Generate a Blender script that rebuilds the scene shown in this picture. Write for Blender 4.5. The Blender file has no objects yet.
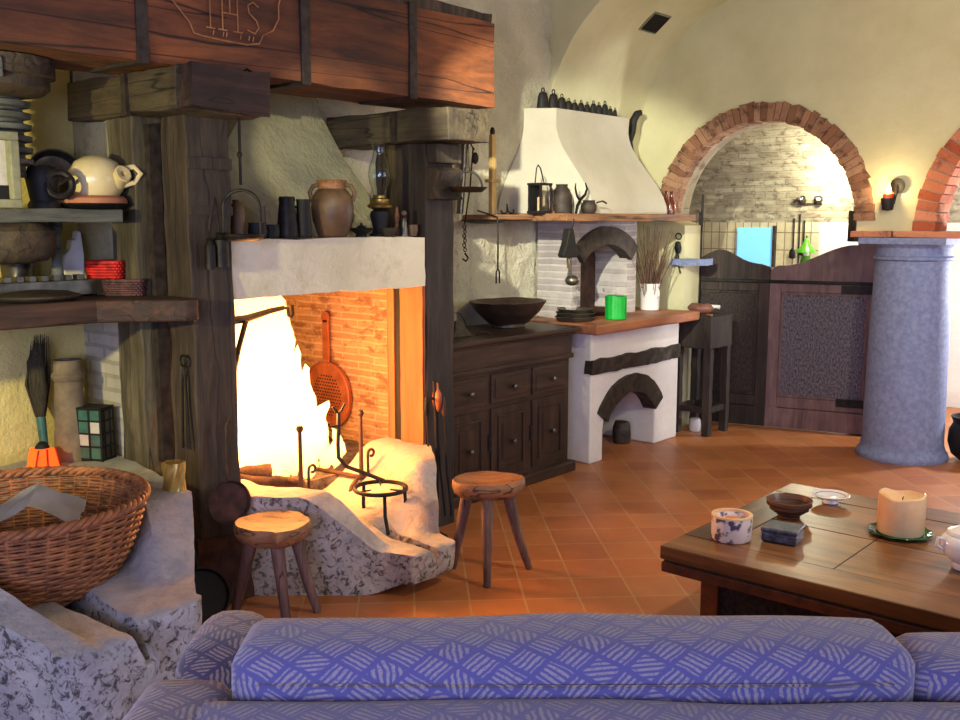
import bpy, bmesh, math, random
from mathutils import Vector, Matrix, noise

random.seed(7)
SC = bpy.context.scene
COL = SC.collection
PI = math.pi

# ------------------------------------------------------------------ camera
# Room axes: x runs out from the fireplace wall (wall at x=-4.2), y runs along it, z up.
cam_d = bpy.data.cameras.new('camera')
cam = bpy.data.objects.new('camera', cam_d)
COL.objects.link(cam)
cam_d.sensor_width = 36.0
cam_d.lens = 985.0 / 960.0 * 36.0
cam_d.clip_start = 0.02
cam.location = (0, 0, 1.6)
cam.rotation_euler = (math.radians(90 - 8.07), 0, math.radians(41))
SC.camera = cam

# ------------------------------------------------------------------ world, lights, exposure
SC.view_settings.view_transform = 'Standard'
SC.view_settings.look = 'None'
SC.view_settings.gamma = 1
SC.view_settings.use_curve_mapping = False
SC.view_settings.exposure = 0.0

W = bpy.data.worlds.new('world')
SC.world = W
W.use_nodes = True
W.node_tree.nodes['Background'].inputs[0].default_value = (0.74, 0.73, 0.80, 1)
W.node_tree.nodes['Background'].inputs[1].default_value = 0.32


def light(name, kind, loc, energy, color, target=None, size=0.1, size_y=None, spot=60, blend=0.3):
    d = bpy.data.lights.new(name, kind)
    d.energy = energy
    d.color = color
    if kind == 'AREA':
        d.size = size
        if size_y:
            d.shape = 'RECTANGLE'
            d.size_y = size_y
    else:
        d.shadow_soft_size = size
    if kind == 'SPOT':
        d.spot_size = math.radians(spot)
        d.spot_blend = blend
    o = bpy.data.objects.new(name, d)
    o.location = loc
    if target is not None:
        o.rotation_euler = (Vector(target) - Vector(loc)).to_track_quat('-Z', 'Y').to_euler()
    COL.objects.link(o)
    return o


light('window_daylight', 'AREA', (0.5, -1.9, 1.6), 150, (0.50, 0.55, 1.0), (-2.9, 2.0, 0.1), 2.2, 1.2)
light('mantel_spot', 'SPOT', (-1.6, 1.5, 2.3), 150, (1.0, 0.95, 0.62), (-4.05, 3.45, 1.88), 0.02, None, 17, 0.5)
light('window_daylight_side', 'AREA', (2.2, 4.4, 2.0), 45, (0.68, 0.74, 1.0), (-3.5, 5.2, 0.9), 2.0, 1.6)
light('ceiling_spot', 'SPOT', (-2.0, 1.9, 2.6), 950, (1.0, 0.97, 0.74), (-3.82, 5.46, 1.72), 0.027, None, 27, 0.5)
light('yellow_spot', 'SPOT', (-2.7, 0.0, 1.62), 170, (1.0, 0.86, 0.36), (-4.1, 1.85, 1.45), 0.03, None, 62, 0.4)
light('room_spot', 'SPOT', (-0.4, 3.4, 2.9), 130, (1.0, 0.88, 0.62), (-2.3, 5.0, 0.0), 0.05, None, 95, 0.4)
light('vault_uplight', 'AREA', (-1.2, 4.6, 1.9), 16, (1.0, 0.92, 0.62), (-2.9, 6.6, 3.0), 0.4, 0.4)
light('fire_glow', 'POINT', (-3.68, 2.88, 0.78), 95, (1.0, 0.36, 0.08), None, 0.16)
light('kitchen_lamp', 'POINT', (-3.50, 8.62, 1.90), 38, (1.0, 0.95, 0.68), None, 0.05)
light('passage_lamp', 'POINT', (-1.45, 7.75, 1.2), 130, (1.0, 0.97, 0.95), None, 0.10)


# ------------------------------------------------------------------ materials
def lin(c):
    def f(v):
        v /= 255.0
        return v / 12.92 if v <= 0.04045 else ((v + 0.055) / 1.055) ** 2.4
    return (f(c[0]), f(c[1]), f(c[2]), 1)


MATS = {}


class NT:
    def __init__(s, name):
        s.m = bpy.data.materials.new(name)
        s.m.use_nodes = True
        s.t = s.m.node_tree
        s.b = s.t.nodes['Principled BSDF']
        s.tc = s.t.nodes.new('ShaderNodeTexCoord')

    def n(s, kind, **kw):
        nd = s.t.nodes.new(kind)
        for k, v in kw.items():
            if k.startswith('i_'):
                nd.inputs[k[2:].replace('_', ' ')].default_value = v
            else:
                setattr(nd, k, v)
        return nd

    def l(s, a, b):
        s.t.links.new(a, b)

    def mapped(s, scale=(1, 1, 1), rot=(0, 0, 0)):
        mp = s.n('ShaderNodeMapping')
        mp.inputs['Scale'].default_value = scale
        mp.inputs['Rotation'].default_value = rot
        s.l(s.tc.outputs['Object'], mp.inputs['Vector'])
        return mp.outputs['Vector']

    def noise(s, vec, scale, detail=6, rough=0.6, dist=0.0):
        nd = s.n('ShaderNodeTexNoise')
        nd.inputs['Scale'].default_value = scale
        nd.inputs['Detail'].default_value = detail
        nd.inputs['Roughness'].default_value = rough
        nd.inputs['Distortion'].default_value = dist
        s.l(vec, nd.inputs['Vector'])
        return nd.outputs['Fac']

    def ramp(s, fac, stops):
        r = s.n('ShaderNodeValToRGB')
        e = r.color_ramp.elements
        while len(e) > 1:
            e.remove(e[-1])
        e[0].position = stops[0][0]
        e[0].color = stops[0][1]
        for p, c in stops[1:]:
            x = e.new(p)
            x.color = c
        s.l(fac, r.inputs['Fac'])
        return r.outputs['Color']

    def mix(s, a, b, fac, mode='MIX'):
        m = s.n('ShaderNodeMix', data_type='RGBA', blend_type=mode)
        for v, i in ((fac, 0), (a, 6), (b, 7)):
            if isinstance(v, (int, float, tuple)):
                m.inputs[i].default_value = v
            else:
                s.l(v, m.inputs[i])
        return m.outputs[2]

    def math(s, op, a, b=0.0, c=None):
        m = s.n('ShaderNodeMath', operation=op)
        for i, v in enumerate((a, b, c)):
            if v is None:
                continue
            if isinstance(v, (int, float)):
                m.inputs[i].default_value = v
            else:
                s.l(v, m.inputs[i])
        return m.outputs[0]

    def bump(s, h, strength=0.4, dist=0.02):
        b = s.n('ShaderNodeBump')
        b.inputs['Strength'].default_value = strength
        b.inputs['Distance'].default_value = dist
        s.l(h, b.inputs['Height'])
        s.l(b.outputs['Normal'], s.b.inputs['Normal'])


def plain(name, c1, c2=None, scale=9, rough=0.6, metal=0.0, bump=0.0, bdist=0.01, stretch=(1, 1, 1), bscale=None, lo=0.35, hi=0.65, **kw):
    """Two-tone mottled surface with optional bump."""
    if name in MATS:
        return MATS[name]
    t = NT(name)
    v = t.mapped(stretch)
    f = t.noise(v, scale)
    c2 = c2 or tuple(int(q * 0.75) for q in c1)
    t.l(t.ramp(f, [(lo, lin(c2)), (hi, lin(c1))]), t.b.inputs['Base Color'])
    t.b.inputs['Roughness'].default_value = rough
    t.b.inputs['Metallic'].default_value = metal
    for k, q in kw.items():
        t.b.inputs[k].default_value = q
    if bump:
        t.bump(t.noise(v, bscale or scale * 3, 8, 0.65), bump, bdist)
    MATS[name] = t.m
    return t.m


def wood(name, c1, c2, c3, axis='y', rough=0.6, scale=3.0, bump=0.35, crack=True):
    """Grain stretched along an axis, with dark cracks."""
    t = NT(name)
    st = {'x': (0.12, 1, 1), 'y': (1, 0.12, 1), 'z': (1, 1, 0.12)}[axis]
    v = t.mapped(st)
    g = t.noise(v, scale * 6, 8, 0.7, 0.4)
    big = t.noise(t.mapped((0.6, 0.6, 0.6)), scale, 4, 0.6)
    col = t.ramp(g, [(0.30, lin(c3)), (0.5, lin(c2)), (0.68, lin(c1))])
    col = t.mix(col, lin(c3), t.ramp(big, [(0.42, (0, 0, 0, 1)), (0.72, (0.75, 0.75, 0.75, 1))]))
    h = g
    if crack:
        cr = t.noise(t.mapped({'x': (0.03, 1, 1), 'y': (1, 0.03, 1), 'z': (1, 1, 0.03)}[axis]), scale * 3.2, 2, 0.5, 0.2)
        line = t.math('ABSOLUTE', t.math('SUBTRACT', cr, 0.5))
        ck = t.ramp(line, [(0.0, (0, 0, 0, 1)), (0.010, (1, 1, 1, 1))])
        col = t.mix(lin(tuple(int(q * 0.35) for q in c3)), col, ck)
        h = g
    t.l(col, t.b.inputs['Base Color'])
    t.b.inputs['Roughness'].default_value = rough
    t.bump(h, bump, 0.012)
    MATS[name] = t.m
    return t.m


def brick(name, plane, c1, c2, mortar, bw, bh, ms=0.012, rough=0.85, off=0.5, bump=0.6, rot=0.0, spot=None, var=5.0):
    """Bricks laid in the plane 'xz', 'yz' or 'xy' of the wall."""
    t = NT(name)
    sp = t.n('ShaderNodeSeparateXYZ')
    t.l(t.tc.outputs['Object'], sp.inputs[0])
    cb = t.n('ShaderNodeCombineXYZ')
    t.l(sp.outputs['XYZ'.index(plane[0].upper())], cb.inputs[0])
    t.l(sp.outputs['XYZ'.index(plane[1].upper())], cb.inputs[1])
    mp = t.n('ShaderNodeMapping')
    mp.inputs['Rotation'].default_value = (0, 0, rot)
    t.l(cb.outputs[0], mp.inputs['Vector'])
    wob = t.noise(t.tc.outputs['Object'], 7, 3)
    wv = t.n('ShaderNodeVectorMath', operation='ADD')
    cw = t.n('ShaderNodeCombineXYZ')
    k = t.math('MULTIPLY', t.math('SUBTRACT', wob, 0.5), 0.02 if off else 0.0)
    t.l(k, cw.inputs[0]); t.l(k, cw.inputs[1])
    t.l(mp.outputs[0], wv.inputs[0]); t.l(cw.outputs[0], wv.inputs[1])
    b = t.n('ShaderNodeTexBrick')
    b.offset = off
    b.inputs['Color1'].default_value = lin(c1)
    b.inputs['Color2'].default_value = lin(c2)
    b.inputs['Mortar'].default_value = lin(mortar)
    b.inputs['Scale'].default_value = 1.0
    b.inputs['Mortar Size'].default_value = ms
    b.inputs['Mortar Smooth'].default_value = 0.2
    b.inputs['Bias'].default_value = 0.0
    b.inputs['Brick Width'].default_value = bw
    b.inputs['Row Height'].default_value = bh
    t.l(wv.outputs[0], b.inputs['Vector'])
    f = t.noise(t.tc.outputs['Object'], var, 6, 0.65)
    col = t.mix(b.outputs['Color'], t.ramp(f, [(0.3, (0.55, 0.55, 0.55, 1)), (0.7, (1.0, 1.0, 1.0, 1))]), 0.8, 'MULTIPLY')
    if spot:
        f2 = t.noise(t.mapped((1, 1, 2.2)), var * 1.6, 5, 0.7)
        col = t.mix(col, lin(spot), t.ramp(f2, [(0.52, (0, 0, 0, 1)), (0.62, (0.85, 0.85, 0.85, 1))]))
    t.l(col, t.b.inputs['Base Color'])
    t.b.inputs['Roughness'].default_value = rough
    h = t.math('ADD', t.math('MULTIPLY', b.outputs['Fac'], -1.0), t.math('MULTIPLY', t.noise(t.tc.outputs['Object'], 40, 5), 0.4))
    t.bump(h, bump, 0.012)
    MATS[name] = t.m
    return t.m


def plaster(name, c1, c2, bump=0.5, dist=0.03, bscale=9.0, rough=0.9, stain=None):
    t = NT(name)
    o = t.tc.outputs['Object']
    col = t.ramp(t.noise(o, 2.2, 6, 0.6), [(0.35, lin(c2)), (0.65, lin(c1))])
    if stain:
        col = t.mix(col, lin(stain), t.ramp(t.noise(o, 3.6, 7, 0.7), [(0.55, (0, 0, 0, 1)), (0.72, (0.6, 0.6, 0.6, 1))]))
    t.l(col, t.b.inputs['Base Color'])
    t.b.inputs['Roughness'].default_value = rough
    h = t.math('ADD', t.noise(o, bscale, 6, 0.6, 0.3), t.math('MULTIPLY', t.noise(o, bscale * 5, 4), 0.35))
    t.bump(h, bump, dist)
    MATS[name] = t.m
    return t.m


def stone(name, c1, c2, pit, pitscale=26.0, pitfac=0.9, bump=0.7):
    t = NT(name)
    o = t.tc.outputs['Object']
    col = t.ramp(t.noise(o, 7, 8, 0.65), [(0.35, lin(c2)), (0.62, lin(c1))])
    # chisel pits mostly on the upright faces, the top is worn smooth
    geo = t.n('ShaderNodeNewGeometry')
    sp = t.n('ShaderNodeSeparateXYZ'); t.l(geo.outputs['Normal'], sp.inputs[0])
    side = t.ramp(sp.outputs[2], [(0.25, (1, 1, 1, 1)), (0.7, (0.12, 0.12, 0.12, 1))])
    p = t.noise(o, pitscale, 6, 0.75, 0.6)
    pf = t.ramp(p, [(0.38, (pitfac,) * 3 + (1,)), (0.47, (0, 0, 0, 1))])
    pf = t.math('MULTIPLY', pf, side)
    col = t.mix(col, lin(pit), pf)
    t.l(col, t.b.inputs['Base Color'])
    t.b.inputs['Roughness'].default_value = 0.85
    h = t.math('SUBTRACT', t.math('MULTIPLY', t.noise(o, pitscale * 0.8, 8, 0.7), 0.8), t.math('MULTIPLY', pf, 0.9))
    t.bump(h, bump, 0.02)
    MATS[name] = t.m
    return t.m


def emit(name, c, strength):
    t = NT(name)
    t.b.inputs['Base Color'].default_value = lin(c)
    t.b.inputs['Emission Color'].default_value = lin(c)
    t.b.inputs['Emission Strength'].default_value = strength
    MATS[name] = t.m
    return t.m


def glass(name, c=(255, 255, 255), rough=0.02, alpha=0.25):
    t = NT(name)
    t.b.inputs['Base Color'].default_value = lin(c)
    t.b.inputs['Roughness'].default_value = rough
    t.b.inputs['Transmission Weight'].default_value = 1.0
    t.b.inputs['IOR'].default_value = 1.4
    MATS[name] = t.m
    return t.m


def fabric(name, base, stripe, cell=0.075, rough=0.95):
    """Woven upholstery: diamonds of diagonal stripes, their direction alternating."""
    t = NT(name)
    uv = t.n('ShaderNodeUVMap')
    mp = t.n('ShaderNodeMapping')
    mp.inputs['Rotation'].default_value = (0, 0, math.radians(38))
    mp.inputs['Scale'].default_value = (1 / cell, 1.12 / cell, 1)
    t.l(uv.outputs[0], mp.inputs['Vector'])
    sp = t.n('ShaderNodeSeparateXYZ'); t.l(mp.outputs[0], sp.inputs[0])
    wob = t.math('MULTIPLY', t.math('SUBTRACT', t.noise(mp.outputs[0], 1.3, 3), 0.5), 0.22)
    u = t.math('ADD', sp.outputs[0], wob); v = t.math('ADD', sp.outputs[1], wob)
    fu, fv = t.math('FLOOR', u), t.math('FLOOR', v)
    par = t.math('FLOORED_MODULO', t.math('ADD', fu, fv), 2.0)
    cu, cv = t.math('FRACT', u), t.math('FRACT', v)
    s1 = t.math('FRACT', t.math('MULTIPLY', cu, 5.0))
    s2 = t.math('FRACT', t.math('MULTIPLY', cv, 5.0))
    sel = t.math('ADD', t.math('MULTIPLY', s1, par), t.math('MULTIPLY', s2, t.math('SUBTRACT', 1.0, par)))
    wn = t.n('ShaderNodeTexWhiteNoise', noise_dimensions='2D')
    cc2 = t.n('ShaderNodeCombineXYZ'); t.l(fu, cc2.inputs[0]); t.l(fv, cc2.inputs[1]); t.l(cc2.outputs[0], wn.inputs['Vector'])
    dsel = t.math('FRACT', t.math('MULTIPLY', t.math('ADD', cu, cv), 3.5))
    dsel2 = t.math('FRACT', t.math('MULTIPLY', t.math('SUBTRACT', cu, cv), 3.5))
    k1 = t.math('GREATER_THAN', wn.outputs[0], 0.55)
    k2 = t.math('GREATER_THAN', wn.outputs[0], 0.80)
    sel = t.math('ADD', t.math('MULTIPLY', sel, t.math('SUBTRACT', 1.0, k1)), t.math('MULTIPLY', k1, t.math('ADD', t.math('MULTIPLY', dsel, k2), t.math('MULTIPLY', dsel2, t.math('SUBTRACT', 1.0, k2)))))
    st = t.ramp(sel, [(0.22, (0, 0, 0, 1)), (0.34, (1, 1, 1, 1)), (0.74, (1, 1, 1, 1)), (0.86, (0, 0, 0, 1))])
    edge = t.math('MINIMUM', t.math('MINIMUM', cu, t.math('SUBTRACT', 1.0, cu)), t.math('MINIMUM', cv, t.math('SUBTRACT', 1.0, cv)))
    ef = t.ramp(edge, [(0.07, (0, 0, 0, 1)), (0.12, (1, 1, 1, 1))])
    fac = t.math('MULTIPLY', st, ef)
    fine = t.noise(mp.outputs[0], 9, 3, 0.7)
    fac = t.math('MULTIPLY', fac, t.ramp(fine, [(0.36, (0.35,) * 3 + (1,)), (0.5, (1, 1, 1, 1))]))
    col = t.mix(lin(base), lin(stripe), fac)
    t.l(col, t.b.inputs['Base Color'])
    t.b.inputs['Roughness'].default_value = rough
    t.b.inputs['Sheen Weight'].default_value = 0.5
    t.bump(t.math('ADD', fac, t.noise(mp.outputs[0], 22, 2)), 0.35, 0.004)
    MATS[name] = t.m
    return t.m


# palette
M_floor = brick('terracotta_tiles', 'xy', (200, 128, 76), (180, 106, 60), (196, 148, 100), 0.235, 0.235, 0.005, 0.42, 0.0, 0.25, math.radians(45), None, 2.2)
M_rough = plaster('rough_plaster', (208, 202, 176), (178, 172, 148), 0.9, 0.05, 8.0)
M_cream = plaster('cream_plaster', (216, 212, 172), (202, 197, 154), 0.22, 0.02, 10.0)
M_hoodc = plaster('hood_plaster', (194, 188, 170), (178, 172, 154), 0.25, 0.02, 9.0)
M_white = plaster('white_plaster', (232, 228, 224), (214, 210, 206), 0.35, 0.02, 9.0)
M_hoodw = plaster('mantel_plaster', (234, 228, 200), (214, 207, 176), 0.4, 0.03, 9.0, 0.9, (178, 160, 120))
M_fluew = plaster('flue_plaster', (188, 180, 140), (150, 144, 116), 0.6, 0.05, 8.0, 0.9, (96, 90, 88))
M_yellow = plaster('ochre_plaster', (232, 216, 140), (214, 196, 118), 0.6, 0.03, 12.0)
M_sidew = brick('whitewashed_brick', 'xz', (214, 206, 182), (196, 190, 166), (184, 178, 158), 0.26, 0.062, 0.010, 0.9, 0.5, 0.5)
M_fireb = brick('hearth_brick', 'xz', (208, 160, 110), (190, 140, 92), (220, 182, 136), 0.27, 0.040, 0.007, 0.9, 0.5, 0.8, 0, (134, 88, 58), 5.0)
M_backb = brick('hearth_back_brick', 'yz', (190, 140, 96), (160, 112, 76), (190, 160, 128), 0.26, 0.048, 0.010, 0.9, 0.5, 0.8, 0, (70, 50, 40), 5.0)
M_vaultb = brick('vault_brick', 'xz', (206, 198, 170), (158, 146, 122), (176, 168, 146), 0.21, 0.062, 0.012, 0.9, 0.5, 0.9, 0, (112, 96, 80), 7.0)
M_vaultb2 = brick('vault_soffit_brick', 'xy', (206, 196, 168), (172, 158, 130), (182, 174, 152), 0.26, 0.085, 0.012, 0.9, 0.5, 0.9, 0, (108, 88, 72), 4.0)
M_ktile = brick('kitchen_tile', 'xz', (226, 216, 182), (206, 192, 156), (140, 122, 94), 0.085, 0.165, 0.005, 0.4, 0.0, 0.3)
M_ovenb = brick('oven_brick', 'yz', (196, 186, 182), (168, 158, 156), (206, 200, 196), 0.24, 0.045, 0.008, 0.9, 0.5, 0.8)
M_beam = wood('beam_wood', (158, 92, 50), (120, 68, 38), (52, 36, 26), 'y', 0.75, 2.0, 0.7)
M_dark = wood('dark_oak_z', (98, 82, 62), (68, 55, 42), (30, 25, 21), 'z', 0.7, 2.6, 0.8)
M_soot = wood('sooty_oak', (76, 62, 54), (54, 43, 38), (24, 20, 18), 'z', 0.7, 2.6, 0.7)
M_darkg = wood('weathered_oak_z', (124, 116, 88), (90, 82, 62), (40, 36, 28), 'z', 0.75, 2.6, 0.8)
M_darkx = wood('dark_oak_x', (104, 92, 66), (78, 66, 48), (38, 32, 26), 'x', 0.7, 2.6, 0.7)
M_darky = wood('dark_oak_y', (96, 66, 50), (66, 44, 34), (30, 22, 18), 'y', 0.7, 2.6, 0.7)
M_cup = wood('walnut_y', (86, 66, 54), (62, 46, 38), (36, 28, 24), 'y', 0.42, 3.0, 0.3, False)
M_cupz = wood('walnut_z', (82, 62, 50), (58, 43, 36), (34, 27, 23), 'z', 0.42, 3.0, 0.3, False)
M_door = wood('purple_oak', (150, 122, 122), (124, 98, 100), (86, 66, 70), 'z', 0.6, 3.0, 0.3, False)
M_doorp = plain('door_panel_wood', (128, 122, 138), (52, 48, 56), 90, 0.7, 0, 0.5, 0.006, (1, 1, 0.5))
M_darkp = plain('dark_panel_wood', (66, 54, 50), (26, 22, 22), 70, 0.75, 0, 0.5, 0.006, (1, 1, 0.5))
M_table = wood('table_walnut', (156, 106, 62), (124, 80, 46), (70, 44, 28), 'x', 0.33, 2.2, 0.12, False)
M_tedge = wood('table_edge_wood', (120, 68, 50), (92, 52, 40), (52, 32, 28), 'y', 0.3, 3.0, 0.2, False)
M_stool = wood('stool_wood', (178, 128, 84), (146, 100, 64), (92, 62, 44), 'x', 0.6, 3.6, 0.5)
M_stleg = wood('stool_leg_wood', (140, 108, 96), (108, 82, 74), (64, 48, 44), 'z', 0.65, 3.6, 0.6)
M_shelf = wood('shelf_wood', (176, 132, 92), (148, 104, 70), (98, 66, 46), 'y', 0.55, 3.0, 0.3)
M_slab = wood('counter_terracotta', (186, 122, 84), (162, 102, 70), (116, 72, 52), 'y', 0.5, 2.4, 0.3, False)
M_grey = wood('grey_wood', (120, 122, 112), (96, 98, 90), (58, 60, 54), 'y', 0.75, 3.0, 0.6)
M_pale = wood('pale_wood', (214, 186, 120), (190, 158, 96), (140, 110, 66), 'z', 0.6, 3.0, 0.2, False)
M_firelit = wood('firelit_wood', (190, 118, 70), (172, 100, 58), (120, 70, 42), 'z', 0.7, 1.6, 0.4)  # orange of the fire's glow is put into this wood colour
M_stoneL = stone('basin_stone', (190, 188, 184), (158, 156, 158), (66, 62, 66), 34)
M_stoneR = stone('hearth_stone', (196, 188, 178), (166, 158, 152), (74, 68, 66), 36)
M_pietra = plain('pietra_serena', (142, 156, 196), (116, 130, 172), 34, 0.75, 0, 0.35, 0.006)
M_iron = plain('wrought_iron', (46, 42, 40), (22, 20, 20), 26, 0.55, 0.55, 0.4, 0.004)
M_black = plain('soot_black', (24, 22, 22), (12, 11, 11), 20, 0.65, 0.1, 0.3, 0.004)
M_strap = plain('iron_strap', (74, 64, 56), (44, 38, 34), 20, 0.6, 0.4, 0.4, 0.004)
M_pewter = plain('pewter', (120, 116, 106), (78, 74, 68), 14, 0.38, 0.85, 0.1, 0.003)
M_rust = plain('rusty_iron', (92, 62, 50), (54, 38, 34), 16, 0.65, 0.4, 0.4, 0.005)
M_copper = plain('skimmer_copper', (190, 110, 66), (150, 82, 48), 12, 0.5, 0.35, 0.1, 0.003)
M_clay = plain('glazed_clay', (112, 84, 58), (76, 56, 40), 7, 0.5, 0, 0.25, 0.006)
M_terra = plain('terracotta', (188, 126, 92), (160, 102, 74), 9, 0.8, 0, 0.3, 0.006)
M_vase = plain('weathered_clay', (140, 124, 96), (108, 94, 74), 12, 0.9, 0, 0.4, 0.006)
M_wicker = plain('wicker', (176, 112, 66), (112, 66, 40), 22, 0.6, 0, 0.4, 0.003)
M_wickerd = plain('dark_wicker', (104, 62, 58), (48, 30, 30), 40, 0.65, 0, 0.4, 0.003)
M_red = plain('red_raffia', (214, 34, 26), (150, 18, 16), 30, 0.6, 0, 0.4, 0.003)
M_cream_c = plain('glazed_cream', (226, 212, 168), (204, 184, 128), 5, 0.25, 0, 0.05, 0.003)
M_paper = plain('paper', (240, 239, 236), (222, 221, 220), 6, 0.85)
M_white_c = plain('white_porcelain', (240, 238, 236), (228, 226, 226), 5, 0.12)
M_blue_c = plain('blue_glaze', (70, 82, 120), (40, 48, 84), 14, 0.2)
M_wax = plain('cream_wax', (240, 208, 164), (226, 178, 128), 9, 0.4, 0, 0.15, 0.004, **{'Subsurface Weight': 0.35, 'Subsurface Radius': (0.03, 0.014, 0.006)})
M_waxo = plain('orange_wax', (244, 140, 60), (226, 110, 40), 9, 0.4)
M_flower = plain('pressed_flowers', (236, 220, 208), (86, 74, 100), 26, 0.45, 0, 0.1, 0.003, (1, 1, 1), None, 0.42, 0.5)
M_gold = plain('gold_wax', (206, 178, 96), (160, 132, 62), 12, 0.3, 0.4)
M_greenw = plain('green_wax', (24, 176, 62), (14, 142, 46), 9, 0.4, 0, 0.1, 0.003, **{'Subsurface Weight': 0.2})
M_greeng = plain('green_glass', (36, 104, 62), (18, 66, 40), 9, 0.12)
M_greenl = plain('green_enamel', (92, 168, 44), (70, 140, 30), 9, 0.25)
M_silver = plain('chased_silver', (112, 116, 134), (58, 60, 76), 34, 0.3, 0.85, 0.8, 0.008)
M_bowlw = plain('banded_bowl', (126, 84, 60), (60, 44, 40), 9, 0.25, 0, 0.05, 0.003, (0.4, 0.4, 6))
M_twig = plain('dry_twigs', (120, 92, 76), (76, 56, 46), 30, 0.9)
M_broom = plain('broom_bristle', (70, 62, 42), (38, 34, 26), 40, 0.95, 0, 0.4, 0.004, (4, 4, 0.4))
M_lampglass = glass('lamp_glass', (240, 246, 242))
M_brass = plain('tarnished_brass', (150, 124, 66), (96, 78, 44), 12, 0.4, 0.8)
M_ham = plain('cured_meat', (150, 100, 84), (104, 70, 60), 12, 0.6, 0, 0.4, 0.01)
M_blue = emit('bright_blue_panel', (120, 196, 246), 0.75)
M_bulb = emit('bulb', (255, 214, 150), 14)
M_wbulb = emit('white_bulb', (255, 250, 230), 16)
M_ember = emit('orange_lamp_glass', (255, 84, 20), 1.6)
M_tealight = emit('tealight_flame', (255, 190, 90), 12)
M_vent = plain('vent_black', (18, 16, 15), (10, 9, 9), 10, 0.8)
M_frame = plain('sage_paint', (150, 150, 118), (112, 114, 92), 12, 0.7, 0, 0.3, 0.004)
M_greeni = plain('teal_enamel', (70, 120, 104), (40, 84, 74), 12, 0.35)
M_pale_gl = plain('milk_glass', (214, 210, 192), (180, 176, 160), 12, 0.25)
M_bottle = plain('red_glass', (110, 44, 30), (70, 26, 20), 8, 0.15)
M_ash = plain('ash', (120, 110, 104), (60, 52, 50), 16, 0.95, 0, 0.6, 0.02)
M_log = wood('charred_log', (104, 72, 54), (66, 44, 34), (28, 20, 18), 'x', 0.9, 3.0, 0.9)
M_sofa = fabric('sofa_fabric', (88, 84, 138), (150, 140, 150), 0.060)
M_sofad = fabric('sofa_arm_fabric', (78, 70, 100), (158, 140, 132), 0.060)
M_skirt = plain('dark_weave', (52, 52, 62), (20, 20, 26), 60, 0.9, 0, 0.5, 0.006)


# ------------------------------------------------------------------ mesh helpers
def tag(o, label=None, cat=None, group=None, kind=None):
    if label: o['label'] = label
    if cat: o['category'] = cat
    if group: o['group'] = group
    if kind: o['kind'] = kind
    return o


ORG = {}


def empty(name, loc, label, cat, group=None, rz=0.0, local=False):
    o = bpy.data.objects.new(name, None)
    o.empty_display_size = 0.1
    o.location = loc
    o.rotation_euler = (0, 0, rz)
    COL.objects.link(o)
    ORG[o] = Vector((0, 0, 0)) if local else Vector(loc)
    return tag(o, label, cat, group)


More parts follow.
